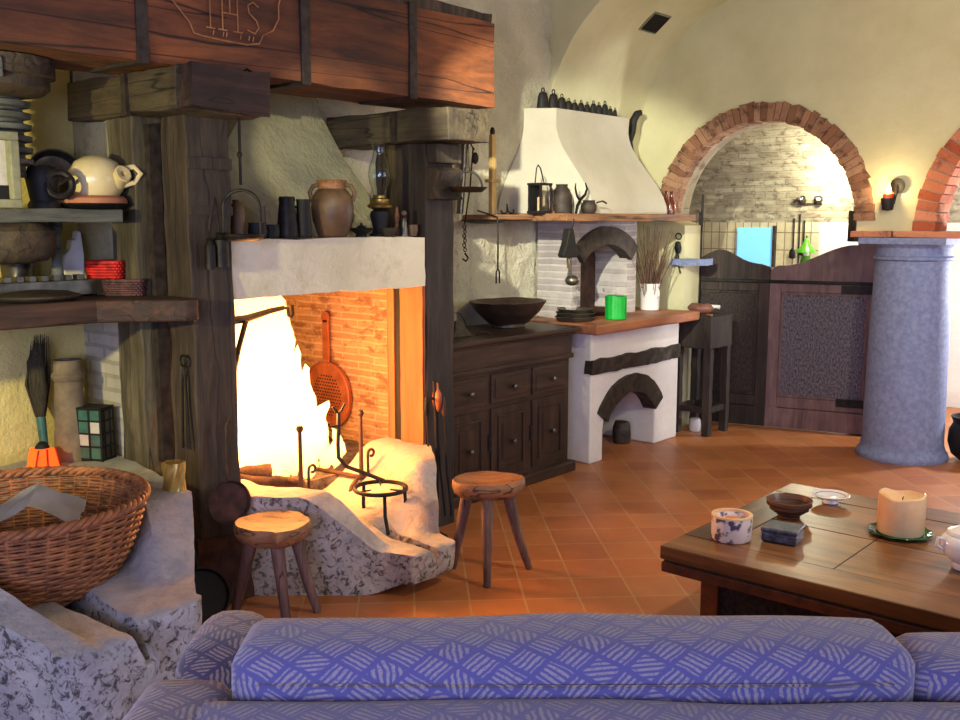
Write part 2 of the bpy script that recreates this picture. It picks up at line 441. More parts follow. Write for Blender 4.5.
class MB:
    def __init__(s):
        s.bm = bmesh.new()

    def box(s, lo, hi, rot=None, cuts=0):
        lo, hi = Vector(lo), Vector(hi)
        c = (lo + hi) / 2
        d = hi - lo
        m = Matrix.Translation(c) @ (rot.to_4x4() if rot else Matrix.Identity(4)) @ Matrix.Diagonal((d.x, d.y, d.z, 1))
        r = bmesh.ops.create_cube(s.bm, size=1, matrix=m)
        if cuts:
            es = list({e for v in r['verts'] for e in v.link_edges})
            bmesh.ops.subdivide_edges(s.bm, edges=es, cuts=cuts, use_grid_fill=True)
        return s

    def gbox(s, lo, hi, step=0.08):
        """Box whose six faces are gridded (for roughening)."""
        lo, hi = Vector(lo), Vector(hi)
        n = [max(1, int(round((hi[i] - lo[i]) / step))) for i in range(3)]
        cache = {}

        def vt(i, j, k):
            key = (i, j, k)
            if key not in cache:
                cache[key] = s.bm.verts.new((lo.x + (hi.x - lo.x) * i / n[0], lo.y + (hi.y - lo.y) * j / n[1], lo.z + (hi.z - lo.z) * k / n[2]))
            return cache[key]
        for ax in range(3):
            a, b = [q for q in range(3) if q != ax]
            for side in (0, n[ax]):
                for i in range(n[a]):
                    for j in range(n[b]):
                        ids = []
                        for (p, q) in ((i, j), (i + 1, j), (i + 1, j + 1), (i, j + 1)):
                            t = [0, 0, 0]
                            t[ax] = side; t[a] = p; t[b] = q
                            ids.append(vt(*t))
                        s.bm.faces.new(ids)
        bmesh.ops.recalc_face_normals(s.bm, faces=s.bm.faces[:])
        return s

    def lathe(s, prof, c=(0, 0, 0), n=28, axis=None, sx=1.0, sy=1.0, closed=False):
        """Profile of (radius, height) turned about z through c (or about an axis direction)."""
        R = Vector((0, 0, 1)).rotation_difference(Vector(axis)).to_matrix() if axis else Matrix.Identity(3)
        c = Vector(c)
        rings = []
        for r, z in prof:
            if r < 1e-6:
                rings.append([s.bm.verts.new(c + R @ Vector((0, 0, z)))])
            else:
                rings.append([s.bm.verts.new(c + R @ Vector((r * sx * math.cos(2 * PI * i / n), r * sy * math.sin(2 * PI * i / n), z))) for i in range(n)])
        prs = list(zip(rings, rings[1:]))
        if closed:
            prs.append((rings[-1], rings[0]))
        for a, b in prs:
            if len(a) == 1 and len(b) == 1:
                continue
            for i in range(n):
                j = (i + 1) % n
                if len(a) == 1:
                    s.bm.faces.new((a[0], b[j], b[i]))
                elif len(b) == 1:
                    s.bm.faces.new((a[i], a[j], b[0]))
                else:
                    s.bm.faces.new((a[i], a[j], b[j], b[i]))
        if not closed:
            for rg, fl in ((rings[0], True), (rings[-1], False)):
                if len(rg) > 1:
                    s.bm.faces.new(rg[::-1] if fl else rg)
        return s

    def cyl(s, a, b, r1, r2=None, n=12):
        a, b = Vector(a), Vector(b)
        return s.lathe([(r1, 0), (r1 if r2 is None else r2, (b - a).length)], a, n, b - a)

    def tube(s, pts, r, n=8, closed=False, flat=None):
        """Round bar along a path; r is a number or a list; flat=(w,h) scales the section."""
        pts = [Vector(p) for p in pts]
        m = len(pts)
        rs = r if isinstance(r, (list, tuple)) else [r] * m
        rings = []
        prev = None
        for i, p in enumerate(pts):
            if closed:
                d = (pts[(i + 1) % m] - pts[i - 1])
            else:
                d = pts[min(i + 1, m - 1)] - pts[max(i - 1, 0)]
            d.normalize()
            if prev is None:
                up = Vector((0, 0, 1)) if abs(d.z) < 0.9 else Vector((1, 0, 0))
                x = d.cross(up).normalized()
            else:
                x = (prev - d * prev.dot(d)).normalized()
            prev = x
            y = d.cross(x)
            fx, fy = flat or (1, 1)
            rings.append([s.bm.verts.new(p + (x * math.cos(2 * PI * k / n) * fx + y * math.sin(2 * PI * k / n) * fy) * rs[i]) for k in range(n)])
        prs = list(zip(rings, rings[1:]))
        if closed:
            prs.append((rings[-1], rings[0]))
        for a, b in prs:
            for k in range(n):
                j = (k + 1) % n
                s.bm.faces.new((a[k], a[j], b[j], b[k]))
        if not closed:
            s.bm.faces.new(rings[0][::-1])
            s.bm.faces.new(rings[-1])
        return s

    def ring(s, c, R, r, n=32, m=8, axis=(0, 0, 1), sx=1.0, a0=0.0, a1=None):
        Q = Vector((0, 0, 1)).rotation_difference(Vector(axis)).to_matrix()
        full = a1 is None
        e = 2 * PI if full else a1 - a0
        pts = [Vector(c) + Q @ Vector((R * sx * math.cos(a0 + e * i / n), R * math.sin(a0 + e * i / n), 0)) for i in range(n if full else n + 1)]
        return s.tube(pts, r, m, full)

    def prism(s, poly, axis, lo, hi):
        """Polygon in the two remaining axes, pushed from lo to hi along axis 0, 1 or 2."""
        oth = [q for q in range(3) if q != axis]
        A, B = [], []
        for p in poly:
            for L, t in ((A, lo), (B, hi)):
                v = [0, 0, 0]
                v[axis] = t; v[oth[0]] = p[0]; v[oth[1]] = p[1]
                L.append(s.bm.verts.new(v))
        f1 = s.bm.faces.new(A); f2 = s.bm.faces.new(B[::-1])
        n = len(poly)
        for i in range(n):
            j = (i + 1) % n
            s.bm.faces.new((A[i], B[i], B[j], A[j]))
        bmesh.ops.recalc_face_normals(s.bm, faces=s.bm.faces[:])
        return s

    def loft(s, rings, cap=True):
        R = [[s.bm.verts.new(p) for p in r] for r in rings]
        n = len(R[0])
        for a, b in zip(R, R[1:]):
            for k in range(n):
                j = (k + 1) % n
                s.bm.faces.new((a[k], a[j], b[j], b[k]))
        if cap:
            s.bm.faces.new(R[0][::-1]); s.bm.faces.new(R[-1])
        bmesh.ops.recalc_face_normals(s.bm, faces=s.bm.faces[:])
        return s

    def sphere(s, c, r, sc=(1, 1, 1), seg=16, rot=None):
        m = Matrix.Translation(c) @ (rot.to_4x4() if rot else Matrix.Identity(4)) @ Matrix.Diagonal((sc[0], sc[1], sc[2], 1))
        bmesh.ops.create_uvsphere(s.bm, u_segments=seg, v_segments=max(8, seg // 2 + 2), radius=r, matrix=m)
        return s

    def rough(s, amp, scale, seed=0.0):
        for v in s.bm.verts:
            q = v.co * scale + Vector((seed, seed * 1.7, seed * 0.3))
            v.co += Vector(noise.turbulence_vector(q, 3, False)) * amp
        return s

    def xform(s, m):
        bmesh.ops.transform(s.bm, matrix=m, verts=s.bm.verts[:])
        return s

    def build(s, name, mat, parent=None, smooth=False, bevel=0.0, seg=2, auto=True, subsurf=0):
        if parent is not None:
            bmesh.ops.translate(s.bm, verts=s.bm.verts[:], vec=-ORG[parent])
        me = bpy.data.meshes.new(name)
        s.bm.normal_update()
        s.bm.to_mesh(me)
        s.bm.free()
        me.materials.append(mat)
        o = bpy.data.objects.new(name, me)
        COL.objects.link(o)
        if parent is not None:
            o.parent = parent
            ORG[o] = ORG[parent]
        else:
            ORG[o] = Vector((0, 0, 0))
        if smooth:
            for p in me.polygons:
                p.use_smooth = True
            if auto:
                me.set_sharp_from_angle(angle=math.radians(42))
        if bevel:
            b = o.modifiers.new('bevel', 'BEVEL')
            b.width = bevel
            b.segments = seg
            b.limit_method = 'ANGLE'
            b.angle_limit = math.radians(40)
        if subsurf:
            b = o.modifiers.new('sub', 'SUBSURF')
            b.levels = b.render_levels = subsurf
        return o


def struct(o):
    o['kind'] = 'structure'
    return o


def copy_tree(o, parent=None):
    c = o.copy()
    COL.objects.link(c)
    c.parent = parent
    for ch in list(o.children):
        copy_tree(ch, c)
    return c


def smoothstep(a, b, x):
    t = min(1.0, max(0.0, (x - a) / (b - a)))
    return t * t * (3 - 2 * t)

# ================================================================== THE SETTING
XW, YB = -4.2, 6.72          # fireplace wall, arcade wall (front face)

struct(MB().box((-7.0, -1.6, -0.08), (2.6, 9.4, 0.0)).build('floor', M_floor))

# fireplace wall, rough near the press, and the back of the vaulted bay
struct(MB().gbox((XW - 0.2, 3.90, 0.0), (XW + 0.02, 5.54, 3.4), 0.05).rough(0.022, 9).build('wall_left', M_rough, smooth=True))
struct(MB().gbox((XW - 0.2, 2.15, 1.60), (XW + 0.02, 3.90, 3.4), 0.06).rough(0.015, 8).build('wall_left_upper', M_rough, smooth=True))
struct(MB().box((XW - 0.2, -1.6, 0), (XW, 2.14, 3.4)).build('wall_left_near', M_yellow))
struct(MB().box((XW - 0.2, 5.54, 0), (XW, YB + 0.26, 3.4)).build('wall_left_bay', M_cream))


def vault_profile():
    pts = [(XW, 2.20)]
    for i in range(1, 13):
        a = PI - (PI / 2) * i / 12
        pts.append((-3.2 + 1.0 * math.cos(a), 2.2 + 1.0 * math.sin(a)))
    pts += [(-2.6, 3.27), (-1.8, 3.32), (-0.8, 3.34), (0.6, 3.30), (2.6, 3.1)]
    return pts


vp = vault_profile()
struct(MB().prism(vp + [(2.6, 3.7), (XW - 0.2, 3.7), (XW - 0.2, 2.2)], 1, 5.54, YB + 0.02).build('ceiling', M_cream, smooth=True))
np_ = [(XW - 0.02, 2.98)]
for i in range(1, 11):
    a = PI - (PI / 2) * i / 10
    np_.append((-3.78 + 0.44 * math.cos(a), 2.98 + 0.34 * math.sin(a)))
np_ += [(-2.6, 3.36), (-0.8, 3.40), (0.6, 3.34), (2.6, 3.12)]
struct(MB().prism(np_ + [(2.6, 3.72), (XW - 0.2, 3.72), (XW - 0.2, 2.98)], 1, -1.6, 5.54).build('ceiling_near', M_cream, smooth=True))

# arcade wall with two arches, its bricks and the impost
AC, AR, AZ = -3.19, 0.71, 1.60          # first arch: centre, inner radius, spring line
BC, BR, BZ = -1.14, 0.85, 1.53
poly = [(-4.2, 0), (-3.78, 0), (-3.78, 1.56), (AC - AR, AZ)]
N = 24
poly += [(AC + AR * math.cos(PI - PI * i / N), AZ + AR * math.sin(PI - PI * i / N)) for i in range(1, N + 1)]
poly += [(AC + AR, 1.53), (BC - BR, 1.53)]
poly += [(BC + BR * math.cos(PI - PI * i / N), BZ + BR * math.sin(PI - PI * i / N)) for i in range(1, N + 1)]
poly += [(BC + BR, 0.0), (2.6, 0.0), (2.6, 3.55), (-4.2, 3.55)]
struct(MB().prism(poly, 1, YB, YB + 0.26).build('wall_back', M_cream))


def voussoirs(name, mat, cx, cz, r0, r1, y0, y1, n, soft, a0=0.0, a1=PI):
    """A ring of separate wedge bricks; their joints are real gaps in one mesh."""
    b = MB()
    rnd = random.Random(int(cx * 100) + n)
    for i in range(n):
        g = 0.10
        t0 = a0 + (a1 - a0) * (i + g / 2 + rnd.uniform(-.05, .05)) / n
        t1 = a0 + (a1 - a0) * (i + 1 - g / 2 + rnd.uniform(-.05, .05)) / n
        e = rnd.uniform(-0.006, 0.006)
        q = [(cx + r * math.cos(t), cz + r * math.sin(t)) for r, t in ((r0 + e, t0), (r1 + rnd.uniform(-.01, .012), t0), (r1 + rnd.uniform(-.01, .012), t1), (r0 + e, t1))]
        c = MB()
        b.prism(q, 1, y0 - rnd.uniform(0.0, 0.008), y1)
    return b.build(name, mat)


t = NT('arch_brick')
geo = t.n('ShaderNodeNewGeometry')
ic = t.ramp(geo.outputs['Random Per Island'], [(0.0, lin((122, 82, 58))), (0.35, lin((158, 116, 88))), (0.65, lin((176, 136, 106))), (1.0, lin((140, 96, 70)))])
fn = t.noise(t.tc.outputs['Object'], 14, 6, 0.7)
col = t.mix(ic, lin((70, 42, 30)), t.ramp(fn, [(0.5, (0, 0, 0, 1)), (0.62, (0.8, 0.8, 0.8, 1))]))
t.l(col, t.b.inputs['Base Color']); t.b.inputs['Roughness'].default_value = 0.9
t.bump(t.noise(t.tc.outputs['Object'], 40, 6, 0.7), 0.7, 0.012)
M_arch = t.m
t = NT('arch_brick_red')
geo = t.n('ShaderNodeNewGeometry')
ic = t.ramp(geo.outputs['Random Per Island'], [(0.0, lin((168, 84, 50))), (0.4, lin((196, 120, 84))), (0.7, lin((206, 140, 108))), (1.0, lin((160, 74, 44)))])
fn = t.noise(t.tc.outputs['Object'], 10, 6, 0.7)
col = t.mix(ic, lin((96, 50, 34)), t.ramp(fn, [(0.54, (0, 0, 0, 1)), (0.66, (0.7, 0.7, 0.7, 1))]))
t.l(col, t.b.inputs['Base Color']); t.b.inputs['Roughness'].default_value = 0.9
t.bump(t.noise(t.tc.outputs['Object'], 40, 6, 0.7), 0.7, 0.012)
M_archr = t.m
M_mortar = plain('lime_mortar', (176, 160, 140), (150, 134, 116), 14, 0.95, 0, 0.4, 0.006)


def arch_ring(b, cx, cz, r0, r1, y0, y1, n=40):
    rings = []
    for i in range(n + 1):
        a = PI - PI * i / n
        rings.append([(cx + r * math.cos(a), y, cz + r * math.sin(a)) for r, y in ((r0, y0), (r1, y0), (r1, y1), (r0, y1))])
    return b.loft(rings)


o = voussoirs('trim_1', M_arch, AC, AZ, AR - 0.012, AR + 0.118, YB - 0.022, YB + 0.12, 46, None)
struct(o)
struct(arch_ring(MB(), AC, AZ, AR - 0.006, AR + 0.112, YB - 0.012, YB + 0.26).build('trim_2', M_vaultb2))


def soffit_bricks():
    """Second arch: courses that run through the wall, two or three bricks deep."""
    b = MB()
    rnd = random.Random(5)
    n = 44
    for i in range(n):
        t0 = PI * (i + 0.06) / n; t1 = PI * (i + 0.94) / n
        cuts = [YB - 0.022, YB + 0.10, YB + 0.255] if i % 2 else [YB - 0.022, YB + 0.16, YB + 0.255]
        for y0, y1 in zip(cuts, cuts[1:]):
            e = rnd.uniform(-0.008, 0.004)
            q = [(BC + r * math.cos(t), BZ + r * math.sin(t)) for r, t in ((BR - 0.015 + e, t0), (BR + 0.125 + e, t0), (BR + 0.125 + e, t1), (BR - 0.015 + e, t1))]
            b.prism(q, 1, y0 + 0.004, y1 - 0.006)
    return b


struct(soffit_bricks().build('trim_3', M_archr))
struct(arch_ring(MB(), BC, BZ, BR - 0.006, BR + 0.12, YB - 0.012, YB + 0.26).build('trim_4', M_mortar))

# brick impost under the springing of both arches
b = MB()
for x0, x1 in ((-2.50, -2.235), (-2.225, -1.80)):
    b.box((x0, YB - 0.05, 1.487), (x1, YB + 0.30, 1.53))
struct(b.rough(0.006, 9).build('trim_5', M_archr, bevel=0.006))
# stone ledge on the pier
struct(MB().gbox((-3.86, YB - 0.07, 1.26), (-3.60, YB + 0.12, 1.31), 0.04).rough(0.006, 12).build('trim_6', M_pietra))

# kitchen beyond the first arch: tiled wall under a brick vault
YK = 9.0
struct(MB().box((-7.0, YK, 0), (-3.66, YK + 0.15, 1.58)).build('wall_kitchen', M_ktile))
struct(MB().box((-3.66, YK, 0), (2.6, YK + 0.15, 1.58)).build('wall_kitchen_plain', M_white))
prof = [(YK, 1.58)]
for i in range(1, 13):
    a = PI / 2 * i / 12
    prof.append((YK - 1.5 + 1.5 * math.cos(a), 1.58 + 1.25 * math.sin(a)))
prof.append((YB + 0.26, 2.86))
out = [(p[0] + 0.02, p[1] + 0.2) for p in prof[::-1]]
out[-1] = (YK + 0.2, 1.58)
struct(MB().prism(prof + out, 0, -7.0, 2.6).build('ceiling_kitchen', M_vaultb, smooth=True))
struct(MB().box((-7.0, YB + 0.26, 0), (-6.9, YK, 3.0)).build('wall_kitchen_left', M_white))
struct(MB().box((2.5, YB + 0.26, 0), (2.6, YK, 3.0)).build('wall_kitchen_right', M_white))

# ================================================================== COLUMN
t0 = empty('stone_column', (-2.15, 6.88, 0), 'round grey-blue stone column carrying the two brick arches', 'column')
c = (-2.15, 6.88, 0)
MB().lathe([(0.288, 0.0), (0.296, 0.02), (0.288, 0.045), (0.272, 0.06), (0.268, 0.09)], c, 40).build('base', M_pietra, t0, True)
MB().lathe([(0.262, 0.09), (0.257, 0.5), (0.247, 1.0), (0.236, 1.30), (0.232, 1.335)], c, 40).build('shaft', M_pietra, t0, True)
b = MB().lathe([(0.232, 1.335), (0.250, 1.345), (0.252, 1.36), (0.238, 1.37), (0.236, 1.42), (0.255, 1.44), (0.268, 1.447)], c, 40)
b.box((-2.425, 6.615, 1.447), (-1.875, 7.145, 1.487))
b.build('capital', M_pietra, t0, True)

# ================================================================== VENT
nrm = Vector((1, 0, -0.9)).normalized()
v = empty('ceiling_vent', (-4.03, 6.27, 2.80), 'small black square vent grille set in the cream vault', 'vent')
a_ = PI - math.radians(52)
pc = Vector((-3.2 + math.cos(a_), 6.27, 2.2 + math.sin(a_)))
tn = Vector((math.sin(a_), 0, -math.cos(a_)))
nn = Vector((-math.cos(a_), 0, -math.sin(a_)))
q = Matrix((tn, (0, 1, 0), nn)).transposed()
MB().box((-0.085, -0.11, -0.01), (0.085, 0.11, 0.012)).xform(Matrix.Translation(pc) @ q.to_4x4()).build('frame', M_frame, v)
b = MB().box((-0.072, -0.097, 0.006), (0.072, 0.097, 0.016))
for i in range(7):
    b.box((-0.06 + i * 0.018, -0.095, 0.014), (-0.052 + i * 0.018, 0.095, 0.02))
b.xform(Matrix.Translation(pc) @ q.to_4x4()).build('grille', M_vent, v)

# ================================================================== FIREPLACE
PLX, PLY = -3.43, 2.20        # outer corner of the near post

fp = empty('brick_fireplace', (-3.9, 2.95, 0), 'open brick fireplace lined with thin glowing bricks', 'fireplace')
MB().box((-4.95, 2.138, 0.0), (-3.70, 2.26, 1.25)).build('near_wall', M_sidew, fp)
MB().gbox((-4.24, 2.14, 1.25), (-3.70, 2.26, 2.17), 0.06).rough(0.008, 7).build('upper_near_wall', M_fluew, fp, True)
MB().box((-4.95, 3.74, 0.0), (-3.66, 3.90, 1.6)).build('side_wall', M_fireb, fp)
MB().box((-4.95, 2.26, 0.0), (-4.82, 3.74, 1.6)).build('back_wall', M_backb, fp)
MB().gbox((-4.82, 2.26, 0.0), (-3.72, 3.74, 0.33), 0.07).rough(0.012, 9).build('hearth_floor', M_ash, fp)
MB().gbox((-3.615, 3.532, 0.0), (-3.455, 3.552, 1.30), 0.06).rough(0.002, 9).build('firelit_panel', M_firelit, fp)  # added thin panel: firelight on the post's inner face, painted orange
MB().box((-3.665, 3.545, 0.0), (-3.615, 3.74, 1.30)).build('gap_shade', M_black, fp)  # black strip added to stand for the shaded gap beside the panel
MB().box((-3.715, 3.535, 0.0), (-3.665, 3.74, 1.30)).build('firelit_strip', M_firelit, fp)  # hearth edge strip, painted in the same firelit orange

hd = empty('chimney_hood', (-3.6, 2.95, 1.28), 'white plastered mantel and tapering yellow flue above the fire', 'hood')
b = MB()
b.gbox((-3.74, 2.41, 1.275), (-3.45, 3.545, 1.520), 0.05)
b.rough(0.007, 7)
b.build('mantel', M_hoodw, hd, True)
b = MB()
lv = [(0, -3.74, 2.28, 3.70), (0.25, -3.86, 2.50, 3.62), (0.5, -3.98, 2.72, 3.52), (0.75, -4.06, 2.9, 3.45), (1.0, -4.12, 3.0, 3.40)]
rings = []
for k, x, y0, y1 in lv:
    z = 1.518 + 0.80 * k
    r = [(-4.17, y0, z)]
    for i in range(6):
        r.append((x, y0 + (y1 - y0) * (0.04 + 0.92 * i / 5), z))
    r.append((-4.17, y1, z))
    rings.append(r)
b.loft(rings)
b.rough(0.02, 5)
b.build('flue', M_fluew, hd, True)


def post(name, label, lo, hi, mat, seed, group=None):
    b = MB().gbox(lo, hi, 0.06).rough(0.012, 5, seed)
    return b.build(name, mat), label


def timber(name, label, cat, lo, hi, mat, seed=0.0, amp=0.010, root=None, part='shaft', step=0.06):
    r = root or empty(name, ((lo[0] + hi[0]) / 2, (lo[1] + hi[1]) / 2, lo[2]), label, cat)
    MB().gbox(lo, hi, step).rough(amp, 4.5, seed).build(part, mat, r, bevel=0.006)
    return r


pl = timber('timber_post', 'dark oak front post left of the fire with a hanging iron pan', 'post', (-3.61, 2.20, 0), (-3.43, 2.40, 2.01), M_dark, 3)
# stepped moulding at the head of the post and a dark foot
MB().gbox((-3.60, 2.205, 1.80), (-3.42, 2.405, 1.845), 0.05).rough(0.004, 9).build('moulding', M_dark, pl)
MB().gbox((-3.60, 2.205, 1.62), (-3.42, 2.402, 1.655), 0.05).rough(0.004, 9).build('moulding', M_dark, pl)
MB().gbox((-3.64, 2.16, 0.0), (-3.39, 2.43, 0.30), 0.05).rough(0.012, 6, 2).build('foot', M_rust, pl)
for yy, z0, z1 in ((2.206, 0.95, 1.95),):
    MB().box((-3.662, 2.16, 0.6), (-3.625, 2.21, 1.98)).build('iron_strap', M_strap, pl)
timber('timber_post', 'greenish rear oak post between the shelves and the front post', 'post', (-3.86, 2.11, 0), (-3.665, 2.36, 2.01), M_darkg, 7)
pr = timber('timber_post', 'dark oak front post right of the fire beside the cupboard', 'post', (-3.62, 3.56, 0), (-3.45, 3.76, 1.98), M_soot, 11)
# carved bracket near its head
b = MB().prism([(-3.46, 1.86), (-3.40, 1.86), (-3.37, 1.84), (-3.385, 1.80), (-3.41, 1.76), (-3.385, 1.72), (-3.37, 1.705), (-3.46, 1.70)], 1, 3.565, 3.755)
b.build('bracket', M_dark, pr, bevel=0.004)
MB().box((-3.46, 3.57, 1.88), (-3.38, 3.75, 1.975)).build('bracket', M_dark, pr, bevel=0.008)
timber('timber_post', 'weathered rear oak post behind the glass oil lamp', 'post', (-3.86, 3.60, 1.52), (-3.64, 3.74, 1.98), M_dark, 15)

bl = timber('timber_bolster', 'thick greenish oak bolster under the beam left of the fire', 'timber', (-4.12, 2.08, 2.01), (-3.30, 2.47, 2.165), M_darkx, 5, 0.014, None, 'block')
MB().gbox((-3.32, 2.10, 2.01), (-3.22, 2.46, 2.17), 0.05).rough(0.014, 7, 4).build('end_block', M_darky, bl)
MB().box((-3.655, 2.064, 2.005), (-3.62, 2.085, 2.165)).build('iron_strap', M_strap, bl)
br = timber('timber_bolster', 'short dark oak bolster under the beam right of the fire', 'timber', (-4.10, 3.48, 1.98), (-3.22, 3.78, 2.135), M_darkx, 9, 0.012, None, 'block')
MB().box((-3.60, 3.462, 1.975), (-3.565, 3.48, 2.13)).build('iron_strap', M_strap, br)

# ------------------------------------------------------------------ the great beam
bm_ = empty('press_beam', (-3.52, 2.0, 2.18), 'huge reddish carved press beam spanning above the fireplace', 'beam')
b = MB().gbox((-3.75, -0.9, 2.175), (-3.35, 3.97, 2.585), 0.09)
b.rough(0.010, 2.6, 1)
b.build('timber', M_beam, bm_)
MB().gbox((-3.70, 2.9, 2.575), (-3.365, 3.96, 2.635), 0.08).rough(0.012, 5).build('top_plank', M_dark, bm_)
for y in (1.985, 2.735, 3.371):
    b = MB()
    b.box((-3.352, y - 0.024, 2.172), (-3.338, y + 0.024, 2.60))
    b.box((-3.70, y - 0.024, 2.163), (-3.338, y + 0.024, 2.177))
    b.build('iron_strap', M_strap, bm_, bevel=0.003)
# carved shield with letters, incised and worn pale
M_carve = plain('worn_carving', (196, 140, 88), (150, 98, 58), 20, 0.8)


def carve(pts, r=0.0045):
    return [(-3.343, y, z) for y, z in pts]


b = MB()
sh = [(2.09, 2.52), (2.10, 2.42), (2.14, 2.38), (2.185, 2.335), (2.20, 2.30), (2.24, 2.295), (2.33, 2.29), (2.44, 2.288), (2.50, 2.30), (2.52, 2.335), (2.57, 2.36), (2.60, 2.41), (2.60, 2.46), (2.62, 2.52)]
b.tube(carve(sh), 0.0032, 6)
b.build('carved_shield', M_carve, bm_)
b = MB()
for y in (2.285, 2.33, 2.345, 2.41, 2.45, 2.47):
    b.tube(carve([(y, 2.305), (y + 0.004, 2.322)]), 0.0026, 5)
b.build('carved_marks', M_carve, bm_)
for nm, strokes in (('carved_letter', [[(2.275, 2.33), (2.275, 2.44)], [(2.255, 2.33), (2.295, 2.33)], [(2.255, 2.44), (2.295, 2.44)]]),
                    ('carved_letter', [[(2.33, 2.33), (2.33, 2.45)], [(2.40, 2.33), (2.40, 2.45)], [(2.33, 2.395), (2.40, 2.395)], [(2.31, 2.33), (2.35, 2.33)], [(2.38, 2.33), (2.42, 2.33)], [(2.365, 2.395), (2.365, 2.50)], [(2.345, 2.47), (2.385, 2.47)]]),
                    ('carved_letter', [[(2.50, 2.44), (2.475, 2.455), (2.45, 2.44), (2.455, 2.41), (2.49, 2.385), (2.50, 2.36), (2.48, 2.335), (2.445, 2.345)]])):
    b = MB()
    for st in strokes:
        b.tube(carve(st), 0.0028, 6)
    b.build(nm, M_carve, bm_)

# ------------------------------------------------------------------ stone basins
def basin(name, label, x0, yc, L, s0, s1, w_of, h_wing, lip, floor_z, back, mat, seed, amp, tipb=0.04, back_h=None, skew=0.0, soft=False):
    """Carved stone basin: two wings falling to a grooved spout that points out into the room (+x)."""
    rings = []
    ns, nt = 44, 30
    for i in range(ns + 1):
        f = i / ns
        x = x0 + L * f
        w = w_of(x)
        loop = []
        for j in range(nt + 1):
            t = -1 + 2 * j / nt
            y = yc + t * w
            a = abs(t)
            late = skew if t < 0 else 0.0
            s = 1 - min(1.0, max(0.0, (f - s0 - late) / (s1 - s0)))
            xx = x + skew * 0.8 * smoothstep(0.7, 1.0, f) * (1 if t < 0.1 else 0)
            wing = (smoothstep(0.50, 0.66, a) if t < 0 or not soft else smoothstep(0.18, 0.80, a) * 1.12) * s
            if f < back:
                wing = max(wing, 1.0)
            inner = floor_z + (lip - floor_z) * smoothstep(0.55, 0.75, f)
            z = inner + ((h_wing if f >= back or back_h is None else back_h) - inner) * wing
            if f > 0.60 and a < 0.14:
                z -= 0.09 * (1 - smoothstep(0.09, 0.14, a)) * smoothstep(0.60, 0.70, f)
            loop.append((xx, y, z))
        top_r, top_l = loop[-1], loop[0]
        zb = tipb * smoothstep(0.72, 1.0, f) ** 1.5
        for k in range(1, 8):
            q = k / 7
            ins = 0.03 * w * q + 0.10 * w * q * smoothstep(0.6, 1.0, f)
            loop.append((x, top_r[1] - ins, top_r[2] * (1 - q) + zb * q))
        e_r = loop[-1]
        zl = top_l
        end_l = (top_l[0], top_l[1] + 0.03 * w + 0.10 * w * smoothstep(0.6, 1.0, f), zb)
        for k in range(1, 6):
            q = k / 6
            loop.append((e_r[0] * (1 - q) + end_l[0] * q, e_r[1] * (1 - q) + end_l[1] * q, zb))
        for k in range(0, 7):
            q = 1 - k / 7
            ins = 0.03 * w * q + 0.10 * w * q * smoothstep(0.6, 1.0, f)
            loop.append((top_l[0], top_l[1] + ins, top_l[2] * (1 - q) + zb * q))
        rings.append(loop)
    # rounded-in tip
    last = rings[-1]
    zc = sum(p[2] for p in last) / len(last)
    for sc, dx in ((0.93, 0.018), (0.75, 0.026), (0.4, 0.03)):
        rings.append([(p[0] + dx, yc + (p[1] - yc) * sc, zc + (p[2] - zc) * sc) for p in last])
    b = MB().loft(rings)
    b.rough(amp, 6, seed)
    for v in b.bm.verts:
        if v.co.z < 0.0:
            v.co.z = 0.0
    o = b.build(name, mat, None, True)
    return tag(o, label, 'stone basin')


def wr(x):
    if x < -3.42: return 0.585
    if x < -2.95: return 0.585 + (0.16 - 0.585) * (x + 3.42) / 0.47
    return 0.16 - 0.02 * (x + 2.95) / 0.1


basin('stone_basin', 'carved stone hearth basin with a grooved spout in front of the fire', -3.72, 2.965, 0.86, 0.58, 0.86, wr, 0.44, 0.20, 0.27, 0.0, M_stoneR, 4, 0.009, 0.06, None, 0.0, True)


def wl(x):
    if x < -3.2: return 0.70 - 0.10 * max(0, x + 3.8) / 0.6
    return 0.60 + (0.265 - 0.60) * min(1, (x + 3.2) / 0.52)


basin('stone_basin', 'big pale stone basin holding the log basket beside the sofa', -4.15, 1.42, 1.50, 0.64, 0.88, wl, 0.585, 0.41, 0.36, 0.19, M_stoneL, 9, 0.010, 0.0, None, 0.14)

# ================================================================== FIRE
t = NT('flame')
lw = t.n('ShaderNodeLayerWeight'); lw.inputs['Blend'].default_value = 0.35
sepz = t.n('ShaderNodeSeparateXYZ'); t.l(t.tc.outputs['Object'], sepz.inputs[0])
fcol = t.ramp(t.math('MULTIPLY', sepz.outputs[2], 1.0), [(0.0, (1.0, 0.36, 0.08, 1)), (0.16, (1.0, 0.50, 0.16, 1)), (0.4, (1.0, 0.58, 0.24, 1)), (1.0, (1.0, 0.40, 0.10, 1))])
em = t.n('ShaderNodeEmission'); t.l(fcol, em.inputs[0]); em.inputs[1].default_value = 6.0
tr = t.n('ShaderNodeBsdfTransparent')
mx = t.n('ShaderNodeMixShader')
wisp = t.noise(t.mapped((1, 1, 0.35)), 9, 4, 0.6, 1.0)
fac = t.ramp(t.math('ADD', lw.outputs['Facing'], t.math('MULTIPLY', t.math('SUBTRACT', wisp, 0.5), 0.9)), [(0.12, (0, 0, 0, 1)), (0.72, (1, 1, 1, 1))])
t.l(fac, mx.inputs[0]); t.l(em.outputs[0], mx.inputs[1]); t.l(tr.outputs[0], mx.inputs[2])
t.l(mx.outputs[0], t.t.nodes['Material Output'].inputs[0])
M_flame = t.m

